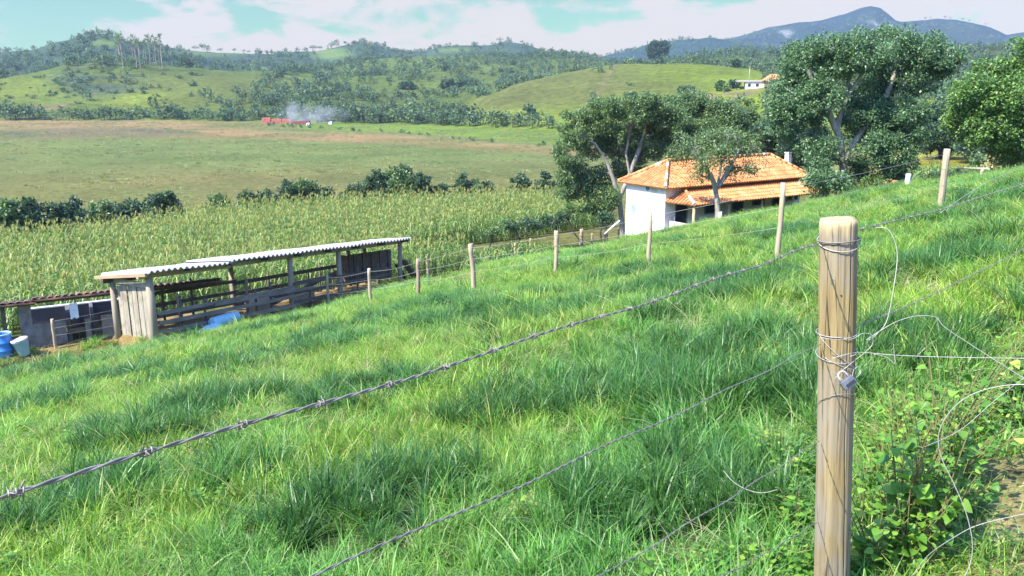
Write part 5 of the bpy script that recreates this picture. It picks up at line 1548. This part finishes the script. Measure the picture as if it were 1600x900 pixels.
# ================================================================== FENCES DOWN THE SLOPE
M_STAKE = surf('fence stake wood', (.40, .33, .22, 1), (.27, .22, .15, 1), scale=9, stretch=(1, 1, .12), bump=.6, detail=8)
M_STAKER = surf('reddish stake wood', (.34, .24, .17, 1), (.22, .16, .12, 1), scale=9, stretch=(1, 1, .12), bump=.6, detail=8)
M_WIRE = surf('galvanised wire', (.27, .25, .21, 1), (.17, .155, .13, 1), scale=40, bump=0, rough=.55, metal=.15, spec=.4)
M_WIREL = surf('bright slack wire', (.44, .43, .38, 1), (.32, .31, .28, 1), scale=40, bump=0, rough=.5, metal=.2, spec=.5)
def stake_mesh(h, r, seed, knots=False, lean=(0, 0), n=10):
    random.seed(seed)
    t = MB(); m_ = 7
    pts = [(random.uniform(-.012, .012) + lean[0] * h * i / m_, random.uniform(-.012, .012) + lean[1] * h * i / m_, -.3 + (h + .3) * i / m_) for i in range(m_ + 1)]
    t.tube(pts, [r * (1.08 - .12 * i / m_) for i in range(m_ + 1)], n, jit=.06)
    if knots:
        for z, a in ((h * .28, -.4), (h * .52, .2)):
            t.tube([(0, 0, z), (math.cos(a) * r * 2.0, math.sin(a) * r * 2.0, z + r * .9)], [r * .55, r * .35], 6)
    return t
def fence(name, label, cat, posts, wires, wire_r, group=None):
    b0_ = ground_at(posts[0][0], posts[0][2])
    root = thing(name, label, cat, b0_, group)
    tops = []
    for i, pr in enumerate(posts):
        px, ty, by = pr[:3]; o_ = pr[3] if len(pr) > 3 else {}
        b = ground_at(px, by); h = px2m(by - ty, b)
        r = px2m(o_.get('w', 9) * .41, b)
        lean = o_.get('lean', (random.uniform(-.04, .04), random.uniform(-.03, .03)))
        stake_mesh(h, r, 31 * i + len(posts), o_.get('knots', False), lean).build('post', M_STAKER if o_.get('red') else M_STAKE, root, b - b0_)
        tops.append((b, h, lean))
    for w_ in wires:
        for i in range(len(tops) - 1):
            if posts[i][3].get('gap') if len(posts[i]) > 3 else False: continue
            (p, h, l), (q, g_, l2) = tops[i], tops[i + 1]
            P_ = p + Vector((l[0] * h * w_, l[1] * h * w_ - .05, h * w_)) - b0_; Q_ = q + Vector((l2[0] * g_ * w_, l2[1] * g_ * w_ - .05, g_ * w_)) - b0_
            t = MB(); sag = .05 * random.uniform(.4, 1.4)
            t.tube([P_.lerp(Q_, f) - Vector((0, 0, 4 * sag * f * (1 - f))) for f in np.linspace(0, 1, 9)], wire_r, 4)
            t.build('wire', M_WIREL, root)
fence('wire_fence', 'wire fence on thin round stakes curving along the lower edge of the grassy slope', 'fence',
      [(87, 497, 545, dict(w=6)), (284, 458, 512, dict(w=5)), (387, 435, 492, dict(w=6, red=True)), (514, 430, 480, dict(w=5)), (580, 418, 477, dict(w=6)), (653, 403, 466, dict(w=7, red=True)), (743, 380, 458, dict(w=9, lean=(-.09, 0))), (868, 360, 434, dict(w=8, knots=True)), (1013, 330, 420, dict(w=8)), (1214, 286, 410, dict(w=10)), (1468, 234, 334, dict(w=12))], (.45, .70, .93), .0036)
fence('wire_fence', 'second lower wire fence of short stakes beside the tall corn', 'fence',
      [(656, 402, 431, dict(w=4, red=True)), (669, 397, 433, dict(w=5)), (722, 394, 417, dict(w=3)), (738, 380, 416, dict(w=5, red=True)), (805, 380, 404, dict(w=4)), (828, 372, 398, dict(w=4)), (867, 360, 384, dict(w=4)), (908, 358, 383, dict(w=7)), (925, 364, 381, dict(w=4)), (945, 362, 380, dict(w=4)), (966, 356, 378, dict(w=4))], (.5, .88), .004)
for i, (px, ty, by, w) in enumerate([(983, 360, 374, 3), (1006, 350, 366, 4)]):
    pass
def lone_stake(px, ty, by, w, label, mat=M_STAKE, name='fence_post', cat='fence post', group=None):
    b = ground_at(px, by); h = px2m(by - ty, b)
    return tag(stake_mesh(h, px2m(w / 2, b), px).build(name, mat, None, b), label, cat, group)
lone_stake(1417, 272, 294, 8, 'short thick white painted post on a bare patch beside the dark bush', surf('white paint', (.74, .72, .68, 1), (.6, .58, .54, 1), scale=5))
fence('wire_fence', 'far fence of close set grey stakes under the bright leafy tree', 'fence', [(1576, 248, 266, dict(w=5)), (1583, 250, 265, dict(w=4)), (1589, 246, 264, dict(w=5)), (1597, 248, 262, dict(w=4)), (1608, 246, 260, dict(w=5))], (.6, .9), .004)
# the wooden rail like a little goal
g0, g1 = ground_at(1491, 281), ground_at(1533, 280)
gr = thing('rail_fence', 'pale pole laid across two low posts beyond the crest of the slope', 'rail', g0)
for p, hpx in ((g0, 17), (g1, 16)):
    t = stake_mesh(px2m(hpx, p), .07, 9); t.build('post', M_PLANK, gr, p - g0)
t = MB(); A_ = Vector((-.25, 0, px2m(17, g0))); B_ = g1 - g0 + Vector((.25, 0, px2m(16, g1))); t.tube([A_, (A_ + B_) / 2 + Vector((0, 0, .03)), B_], [.06, .055, .05], 8); t.build('top_rail', M_PLANK, gr)
t = MB(); t.tube([A_ + Vector((.2, 0, -.3)), B_ + Vector((-.3, 0, -.35))], .018, 6); t.build('lower_rail', M_PLANK, gr)
for px, py, s_, lab in ((1388, 294, .34, 'larger of two round clay pots under the dark bush'), (1397, 295, .22, 'smaller of two round clay pots under the dark bush')):
    b = ground_at(px, py)
    o = lathe('clay_pot', [(0, 0), (s_ * .6, 0), (s_ * .95, s_ * .5), (s_, s_), (s_ * .85, s_ * 1.5), (s_ * .55, s_ * 1.75), (s_ * .65, s_ * 1.95), (s_ * .55, s_ * 1.95), (s_ * .45, s_ * 1.7), (0, s_ * .3)], surf('burnt clay', (.55, .22, .09, 1), (.42, .16, .07, 1), scale=5), None, 20, b)
    tag(o, lab, 'pot')

# ================================================================== THE NEAR POST AND ITS WIRES
m, nt, out = new_mat('weathered post wood')
L = nt.links.new
pb = nt.nodes.new('ShaderNodeBsdfPrincipled'); setin(pb, Roughness=.85); pb.inputs['Specular IOR Level'].default_value = .25
tc = nt.nodes.new('ShaderNodeTexCoord')
def nz_(scale, stretch, detail=6, rough=.6, dist=0):
    mp = nt.nodes.new('ShaderNodeMapping'); mp.inputs['Scale'].default_value = stretch
    n_ = nt.nodes.new('ShaderNodeTexNoise'); setin(n_, Scale=scale, Detail=detail, Roughness=rough, Distortion=dist)
    L(tc.outputs['Object'], mp.inputs[0]); L(mp.outputs[0], n_.inputs['Vector']); return n_.outputs['Fac']
def mr_(v, a, b, c=0.0, d=1.0):
    n_ = nt.nodes.new('ShaderNodeMapRange'); n_.inputs['From Min'].default_value = a; n_.inputs['From Max'].default_value = b
    n_.inputs['To Min'].default_value = c; n_.inputs['To Max'].default_value = d; L(v, n_.inputs['Value']); return n_.outputs[0]
def mixm(a, b, f):
    n_ = nt.nodes.new('ShaderNodeMix'); n_.data_type = 'RGBA'
    for s_, v in (('A', a), ('B', b)):
        if isinstance(v, tuple): n_.inputs[s_].default_value = v
        else: L(v, n_.inputs[s_])
    L(f, n_.inputs['Factor']); return n_.outputs['Result']
grain = nz_(26, (1, 1, .05), 8, .7, .4)
c1 = mixm((.17, .125, .06, 1), (.35, .265, .12, 1), mr_(grain, .36, .64))
c1 = mixm(c1, (.25, .225, .19, 1), mr_(nz_(2.6, (1, 1, .5), 4), .40, .58))          # greyed patches
c1 = mixm(c1, (.36, .30, .18, 1), mr_(nz_(7, (1, 1, .25), 5), .55, .75))          # bleached flecks
c1 = mixm(c1, (.10, .07, .035, 1), mr_(nz_(5, (1, 1, .35), 6), .62, .74))          # stains
crack = nz_(14, (1, 1, .03), 2, .5, .1)
mpv = nt.nodes.new('ShaderNodeMapping'); mpv.inputs['Scale'].default_value = (1, 1, .045); L(tc.outputs['Object'], mpv.inputs[0])
vor = nt.nodes.new('ShaderNodeTexVoronoi'); vor.feature = 'DISTANCE_TO_EDGE'; setin(vor, Scale=30); L(mpv.outputs[0], vor.inputs['Vector'])
vm_ = nt.nodes.new('ShaderNodeMath'); vm_.operation = 'MULTIPLY'; L(mr_(vor.outputs['Distance'], .035, .0), vm_.inputs[0]); L(mr_(nz_(9, (1, 1, .2), 3), .5, .58), vm_.inputs[1])
fine = nz_(90, (1, 1, .03), 6, .7)
c1 = mixm(c1, (.12, .09, .05, 1), mr_(fine, .55, .75, 0, .75))
cm = vm_.outputs[0]
c1 = mixm(c1, (.03, .022, .015, 1), cm)
sepz = nt.nodes.new('ShaderNodeSeparateXYZ'); L(tc.outputs['Object'], sepz.inputs[0])
worn = nt.nodes.new('ShaderNodeMath'); worn.operation = 'ADD'; L(sepz.outputs['Z'], worn.inputs[0]); L(mr_(nz_(30, (1, 1, .3), 4), .3, .7, -.03, .03), worn.inputs[1])
PTOP = at(1310.5, 343, 2.60); PBOT = at(1299, 935, 2.63)
PH = (PTOP - PBOT).length
c1 = mixm(c1, (.42, .33, .18, 1), mr_(worn.outputs[0], PH - .065, PH - .015))      # chewed pale top edge
L(c1, pb.inputs['Base Color'])
bm_ = nt.nodes.new('ShaderNodeBump'); setin(bm_, Strength=.55, Distance=.004); L(grain, bm_.inputs['Height'])
bm2 = nt.nodes.new('ShaderNodeBump'); bm2.invert = True; setin(bm2, Strength=.8, Distance=.006); L(cm, bm2.inputs['Height']); L(bm_.outputs[0], bm2.inputs['Normal'])
L(bm2.outputs[0], pb.inputs['Normal']); L(pb.outputs[0], out.inputs[0])
M_POST = m
PAX = (PTOP - PBOT).normalized()
PQ = Vector((0, 0, 1)).rotation_difference(PAX)
post = thing('fence_post', 'thick weathered round timber post bound with wire and a padlock', 'fence post', PBOT)
post.rotation_mode = 'QUATERNION'; post.rotation_quaternion = PQ
def prad(z): return .0625 - .0035 * (z / PH)
V, Qd = [], []
ns, nr_ = 180, 130
for i in range(nr_ + 1):
    z = -.35 + (PH + .35) * i / nr_
    for k_ in range(ns):
        t_ = 2 * math.pi * k_ / ns
        ca_, sa_ = math.cos(t_), math.sin(t_)
        d_ = (float(fbm(np.array([ca_ * 1.3 + 4]), np.array([sa_ * 1.3 + z * .9]), .5, 3, 61)[0]) - .5) * .010 + (float(vnoise(np.array([t_ * 8.0]), np.array([z * 1.2]), 62)[0]) - .5) * .0022
        r_ = prad(max(z, 0)) + d_
        zz_ = z
        if z > PH - .012: r_ -= .0025 * ((z - PH + .012) / .012) ** 2
        for a_c, zlo, zhi, dep_, wd in ((-1.28, .12, PH, .010, .022), (-2.35, -.3, .75, .008, .020), (-1.75, .55, 1.05, .006, .016), (-.75, .3, 1.2, .008, .02), (-1.95, PH - .22, PH, .007, .018)):
            aw = a_c + .05 * math.sin(z * 5 + a_c * 9) + .02 * math.sin(z * 17)
            da = (t_ - aw + math.pi) % (2 * math.pi) - math.pi
            if zlo < z < zhi: r_ -= dep_ * math.exp(-(da / wd) ** 2) * min(1, (z - zlo) * 12, (zhi - z + .02) * 12 if zhi < PH else 1)
        if i == nr_: zz_ = z + .004 * math.sin(3 * t_)
        V.append((r_ * ca_, r_ * sa_, zz_))
for i in range(nr_):
    for k_ in range(ns):
        Qd.append((i * ns + k_, i * ns + (k_ + 1) % ns, (i + 1) * ns + (k_ + 1) % ns, (i + 1) * ns + k_))
k0 = len(V)
for f in (.66, .33):
    for k_ in range(ns):
        t_ = 2 * math.pi * k_ / ns
        q = V[nr_ * ns + k_]; V.append((q[0] * f, q[1] * f, PH + .006 * (1 - f) + .003 * random.uniform(-1, 1)))
V.append((0, 0, PH + .005))
for k_ in range(ns):
    Qd.append((nr_ * ns + k_, nr_ * ns + (k_ + 1) % ns, k0 + (k_ + 1) % ns, k0 + k_)); Qd.append((k0 + k_, k0 + (k_ + 1) % ns, k0 + ns + (k_ + 1) % ns, k0 + ns + k_))
Tr = [(k0 + ns + k_, k0 + ns + (k_ + 1) % ns, len(V) - 1) for k_ in range(ns)]
obj_np('post_timber', mesh_np('post_timber', V, quads=Qd, tris=Tr, smooth=True), M_POST, post)
def zpost(py): return ((at(1305, py, 2.55) - PBOT).dot(PAX))
def ring(z0, z1, turns=1.0, start=-2.2, off=.0022, w=.0016, tilt=0.0, mat=M_WIREL):
    t = MB(); pts = []
    n_ = int(40 * turns)
    for i in range(n_ + 1):
        a = start + 2 * math.pi * turns * i / n_; z = z0 + (z1 - z0) * i / n_ + tilt * math.sin(a)
        r_ = prad(z) + off + .003
        pts.append((r_ * math.cos(a), r_ * math.sin(a), z))
    t.tube(pts, w, 6); return t.build('wire_wrap', mat, post)
ring(zpost(379), zpost(381), 1.0, -2.0, w=.0022, mat=M_WIRE)
ring(zpost(383), zpost(378), 1.0, -1.0, .004, w=.0020, mat=M_WIRE)
ring(zpost(384), zpost(384), 1.0, 0, tilt=.020, w=.0017)
ring(zpost(529), zpost(527), 1.0, -1.6, w=.0014)
ring(zpost(556), zpost(566), 1.0, -1.2, tilt=.006, w=.0013)
ring(zpost(640), zpost(640), 1.0, 0, tilt=-.055, w=.0013, mat=M_WIRE)
t = MB()
for z, a in ((zpost(462), -1.75),):
    r_ = prad(z) + .001; t.tube([(r_ * .9 * math.cos(a), r_ * .9 * math.sin(a), z), (r_ * 1.02 * math.cos(a), r_ * 1.02 * math.sin(a), z)], .0028, 8)
t.build('nail', M_DARK, post)
z_ = zpost(560)
ring(z_, zpost(600), .5, -2.6, .003, w=.0012)
ring(zpost(527), zpost(585), .35, -2.9, .004, w=.0012)

def strand(label, P_, Q_, sag=.012, barb=.105, group=None, rw=.00112, phase=.0):
    root = bpy.data.objects.new('barbed_wire', None)
    base = Vector(P_); dv = Vector(Q_) - base; Ln = dv.length
    d = dv.normalized(); s_ = d.cross(Vector((0, 0, 1))).normalized(); u_2 = s_.cross(d)
    def c(f): return d * (Ln * f) + Vector((0, 0, -4 * sag * f * (1 - f) + .003 * math.sin(f * 23 + phase)))
    n_ = int(Ln / .0065)
    t = MB()
    for ph in (0, math.pi):
        pts = []
        for i in range(n_ + 1):
            f = i / n_; w_ = ph + 2 * math.pi * Ln * f / .055
            pts.append(c(f) + (s_ * math.cos(w_) + u_2 * math.sin(w_)) * rw * 1.05)
        t.tube(pts, rw, 6)
    me = t.mesh('barbed_wire'); me.materials.append(M_WIRE)
    o = bpy.data.objects.new('barbed_wire', me); o.location = base; C.objects.link(o)
    tag(o, label, 'barbed wire')
    if barb:
        bms = []
        for v_ in range(3):
            random.seed(900 + v_)
            t = MB(); pts = []
            for i in range(25):
                w_ = 2 * math.pi * 2.2 * i / 24; pts.append(Vector((-.006 + .012 * i / 24, 0, 0)) + Vector((0, math.cos(w_), math.sin(w_))) * rw * 3.1)
            t.tube(pts, rw * .8, 5)
            for k_ in range(4):
                a = k_ * 1.57 + random.uniform(-.4, .4); x_ = random.uniform(-.006, .006)
                t.tube([(x_, math.cos(a + 1.2) * rw * 2, math.sin(a + 1.2) * rw * 2), (x_ + random.uniform(-.004, .004), math.cos(a) * .0095, math.sin(a) * .0095)], [rw * .85, rw * .35], 5)
            bm3 = t.mesh('barb'); bm3.materials.append(M_WIRE); bms.append(bm3)
        M3 = Matrix((d, s_, u_2)).transposed().to_4x4()
        x_ = barb * .4 + phase * .02; i = 0
        while x_ < Ln - .03:
            b_ = bpy.data.objects.new('barb', bms[i % 3]); C.objects.link(b_); b_.parent = o
            b_.matrix_local = Matrix.Translation(c(x_ / Ln)) @ M3 @ Matrix.Rotation(i * 1.3, 4, 'X')
            x_ += barb * random.uniform(.92, 1.08); i += 1
    return o
pl = PBOT + PAX * zpost(379)
strand('barbed top strand running from the thick post low across the grass slope', at(-70, 800, .545), at(1283, 378, 2.58), .012)
strand('top strand of barbed wire rising away up the slope past the thick post', at(1338, 361, 2.66), at(1690, 246, 9.2), .05, .13, phase=1)
strand('middle strand of barbed wire crossing the grass below the top strand', at(440, 923, .80), at(1282, 537, 2.58), .010, 0, rw=.0010)
strand('middle strand of wire climbing away from the padlocked post through the grass', at(1338, 512, 2.66), at(1690, 330, 9.2), .06, .14, phase=2)
strand('third strand of wire low in the grass beside the thick post', at(880, 935, 1.25), at(1280, 688, 2.58), .008, 0, rw=.00095)
strand('lowest strand of wire at the foot of the thick post', at(1120, 905, 1.95), at(1278, 815, 2.60), .006, 0, rw=.00095)
def slack(label, pts, r=.0016, name='wire', cat='wire', mat=M_WIREL):
    P_ = [at(*p) for p in pts]; base = P_[0].copy()
    P_ = [p - base for p in P_]
    out_ = []
    n_ = len(P_)
    for i in range(n_ - 1):                    # Catmull-Rom through the points
        p0, p1, p2, p3 = P_[max(i - 1, 0)], P_[i], P_[i + 1], P_[min(i + 2, n_ - 1)]
        for k_ in range(8):
            f = k_ / 8
            out_.append(.5 * ((2 * p1) + (p2 - p0) * f + (2 * p0 - 5 * p1 + 4 * p2 - p3) * f * f + (3 * p1 - p0 - 3 * p2 + p3) * f ** 3))
    out_.append(P_[-1])
    t = MB(); t.tube(out_, r * .78, 6)
    o = t.build(name, mat, None, base); tag(o, label, cat); return o
slack('slack wire hanging from the top strand down to the knot beside the post', [(1368, 356, 2.70), (1385, 357, 2.68), (1396, 372, 2.66), (1402, 400, 2.64), (1397, 445, 2.60), (1386, 500, 2.57), (1370, 522, 2.55), (1358, 531, 2.53)])
slack('knotted loop of wire between the padlock and the gate wires', [(1283, 527, 2.52), (1300, 530, 2.50), (1330, 530, 2.51), (1348, 521, 2.52), (1362, 524, 2.53), (1363, 538, 2.53), (1350, 552, 2.52), (1332, 566, 2.50), (1315, 580, 2.49), (1304, 592, 2.48)], .0014)
slack('taut gate wire running level from the knot out of view', [(1300, 560, 2.50), (1330, 552, 2.50), (1352, 551, 2.52), (1400, 555, 2.50), (1480, 558, 2.46), (1610, 560, 2.40), (1720, 561, 2.3)])
slack('kinked wire arching from the knot and dropping behind the gate wire', [(1354, 531, 2.53), (1380, 514, 2.54), (1402, 502, 2.55), (1430, 494, 2.56), (1455, 494, 2.56), (1465, 498, 2.56), (1476, 511, 2.55), (1510, 534, 2.53), (1560, 566, 2.5), (1610, 597, 2.46), (1700, 650, 2.4)])
slack('short bent wire end twisted on the gate wire', [(1365, 553, 2.51), (1385, 558, 2.50), (1398, 568, 2.49), (1397, 552, 2.50), (1396, 538, 2.50)], .0013)
slack('big looping wire curling down over the weeds to the path', [(1700, 612, 2.1), (1610, 601, 2.15), (1555, 605, 2.2), (1512, 620, 2.25), (1483, 645, 2.28), (1467, 677, 2.3), (1470, 712, 2.3), (1490, 755, 2.28), (1509, 800, 2.26), (1519, 845, 2.25), (1516, 880, 2.25), (1500, 915, 2.25)], .0018)
slack('thin wire slanting through the leafy weeds under the big loop', [(1640, 560, 2.9), (1598, 592, 2.85), (1555, 625, 2.8), (1500, 672, 2.75), (1440, 700, 2.7)], .0012)
slack('faint low wire drooping over the path edge', [(1690, 785, 2.25), (1600, 803, 2.3), (1530, 820, 2.32), (1490, 840, 2.35), (1450, 868, 2.4), (1425, 900, 2.42)], .0013)
slack('smooth wire lifting off the barbed strand up the slope', [(1470, 332, 4.0), (1490, 318, 4.3), (1520, 298, 4.9), (1555, 279, 5.8), (1600, 262, 7.0), (1680, 240, 9.0)], .0022)
slack('wire tail hooked round the padlock', [(1304, 582, 2.48), (1313, 590, 2.475), (1322, 598, 2.47), (1331, 590, 2.47), (1334, 578, 2.475), (1342, 573, 2.48), (1345, 582, 2.48), (1338, 590, 2.47)], .0013)
slack('loose wire end curling in the grass beside the thick post', [(1130, 735, 3.0), (1145, 752, 2.95), (1165, 764, 2.9), (1190, 770, 2.86), (1215, 765, 2.84)], .0012)
# padlock hanging on the wire
lk_c = at(1325, 598, 2.470)
lock = thing('padlock', 'small grey steel padlock hanging on the wire of the thick post', 'padlock', lk_c)
lock.rotation_euler = (R(-30), R(-30), R(20))
M_STEEL = surf('dull steel', (.26, .26, .26, 1), (.17, .165, .16, 1), scale=60, bump=.1, rough=.42, metal=.6, spec=.5, bdist=.001)
bmx = bmesh.new(); bmesh.ops.create_cube(bmx, size=1.0); bmesh.ops.scale(bmx, vec=(.050, .022, .034), verts=bmx.verts); bmesh.ops.bevel(bmx, geom=bmx.edges[:], offset=.004, segments=3, affect='EDGES')
me = bpy.data.meshes.new('body'); bmx.to_mesh(me); bmx.free(); obj_np('body', me, M_STEEL, lock)
t = MB(); t.box((-.017, -.0122, -.011), (.036, 0, 0), (0, .0015, 0), (0, 0, .011)); t.build('recess_shade', M_DARK, lock)  # dark plate on the face paints the shade of a recess
t = MB(); t.tube([(-.015, 0, .014)] + [(-.015 * math.cos(a), 0, .026 + .016 * math.sin(a)) for a in np.linspace(0, math.pi, 13)] + [(.015, 0, .014)], .0035, 8); t.build('shackle', M_WIREL, lock)

# ================================================================== LEAFY WEEDS ROUND THE POST
def weed(seed, h, nst, leaf):
    g = np.random.default_rng(seed)
    st = MB(); V, Qd = [], []
    for s_ in range(nst):
        a = g.uniform(0, 6.28); ln = g.uniform(.15, .75); hh = h * g.uniform(.6, 1.1)
        pts = [Vector((math.cos(a) * ln * hh * t_ ** 1.5, math.sin(a) * ln * hh * t_ ** 1.5, hh * t_)) for t_ in np.linspace(0, 1, 6)]
        st.tube(pts, [.0035, .003, .0028, .0025, .002, .0015], 5)
        nl = int(g.integers(7, 12))
        for k_ in range(nl):
            t_ = .22 + .78 * k_ / (nl - 1); f = t_ * 5; i = min(int(f), 4); p = pts[i].lerp(pts[i + 1], f - i)
            la = a + k_ * 2.4 + g.normal(0, .4)
            sz = leaf * g.uniform(.7, 1.25) * (1.1 - .55 * (t_ > .9))
            dx_ = Vector((math.cos(la), math.sin(la), g.uniform(-.25, .35))).normalized()
            sd = dx_.cross(Vector((g.normal(0, .25), g.normal(0, .25), 1))).normalized(); nm = sd.cross(dx_)
            o_ = p + dx_ * sz * .35
            k0_ = len(V)
            prof = [(0, .0), (.18, .40), (.45, .46), (.75, .27), (1.0, 0)]
            for x_, w_ in prof:
                mid_ = o_ + dx_ * (x_ * sz) - nm * (.18 * sz * x_ * x_)
                V.extend([mid_ - sd * w_ * sz + nm * w_ * sz * .25, mid_, mid_ + sd * w_ * sz + nm * w_ * sz * .25])
            for j in range(4):
                for q in (0, 1):
                    Qd.append((k0_ + 3 * j + q, k0_ + 3 * j + q + 1, k0_ + 3 * j + q + 4, k0_ + 3 * j + q + 3))
            st.tube([p, o_], .0012, 4)
    return st.mesh('stem'), mesh_np('foliage', [tuple(v) for v in V], quads=Qd, smooth=True)
M_WEED = foliage('weed leaves', [(0.0, (.07, .19, .025, 1)), (.5, (.14, .30, .035, 1)), (.9, (.25, .42, .06, 1)), (1.0, (.42, .46, .09, 1))], trans=.35, rough=.45, spec=.35)
M_WEEDY = foliage('yellow weed leaves', [(0.0, (.20, .32, .04, 1)), (1.0, (.38, .46, .08, 1))], trans=.4, rough=.45)
M_WSTEM = surf('weed stem', (.16, .20, .06, 1), (.15, .10, .05, 1), scale=20)
WP = [weed(60 + i, .28 + .05 * (i % 3), 11 + i % 3, .035 + .007 * (i % 2)) for i in range(5)]
for i, (a, b) in enumerate(WP):
    a.materials.append(M_WSTEM); b.materials.append(M_WEED)
yl = WP[0][1].copy(); yl.materials.clear(); yl.materials.append(M_WEEDY)
wspots = [(1362, 905), (1400, 880), (1345, 840), (1390, 840), (1432, 850), (1362, 790), (1405, 800), (1440, 800), (1475, 800), (1380, 750), (1420, 755), (1460, 740), (1500, 760), (1350, 730), (1400, 715), (1240, 770), (1255, 720), (1215, 735), (1250, 830), (1565, 660), (1595, 670), (1540, 640), (1500, 640), (1580, 625), (1520, 690), (1080, 905), (1130, 915), (1180, 900), (1225, 905), (1030, 930), (1330, 915), (1480, 690), (1590, 595), (1410, 905), (1450, 890), (1470, 860), (1430, 820), (1460, 770), (1440, 735), (1395, 770), (1380, 880)]
for i, (px, py) in enumerate(wspots):
    b = ground_at(px, py, .8)
    near = 'close round the foot of the thick post' if 1200 < px < 1500 and py > 690 else ('under the big looping wire' if px >= 1480 else 'at the edge of the grass before the thick post')
    w_ = thing('weed', 'broad leafed green weed growing ' + near, 'weed', b, 'broad leafed weeds ' + near, random.uniform(0, 6.28))
    s_ = random.uniform(.75, 1.15) * (1.0 if px > 1300 else .8); w_.scale = (s_, s_, s_ * (1.75 if 1390 < px < 1500 and py > 700 else 1.15 if 1330 < px < 1500 and py > 700 else .85))
    a_, f_ = WP[i % 5]
    for nm, me in (('stem', a_), ('foliage', f_)):
        link(bpy.data.objects.new(nm, me), w_)
for px, py, lab in ((816, 806, 'pale yellow green sprig alone in the grass below the middle strand'), (1195, 700, 'yellow green weed top standing in the grass just before the thick post')):
    b = ground_at(px, py + 14, .8)
    w_ = thing('weed', lab, 'weed', b); w_.scale = (.6, .6, .75)
    link(bpy.data.objects.new('stem', WP[0][0]), w_); link(bpy.data.objects.new('foliage', yl), w_)

# small broad leafed weeds coming up through the grass everywhere
n = 1500
r = np.sqrt(rng.uniform(1.8 ** 2, 26 ** 2, n)); a = rng.uniform(-.7, .72, n)
x, y = r * np.sin(a), r * np.cos(a)
k = (fbm(x, y, 2.2, 3, 210) > .47) & (hill_z(x, y) > -8.6) & (path_side(x, y) < .3)
x, y = x[k], y[k]; n = len(x)
wps = [bpy.data.objects.new('weed_leaves', WP[i][1]) for i in range(5)]
s_ = rng.uniform(.35, .85, n)
scatter('ground_weeds', np.stack([x, y, gz(x, y) + .02], 1), np.stack([0 * x, 0 * x, rng.uniform(0, 6.28, n)], 1), np.stack([s_, s_, s_ * rng.uniform(.6, 1.0, n)], 1), rng.integers(0, 5, n), wps, 'small broad leafed weeds coming up through the pasture grass')
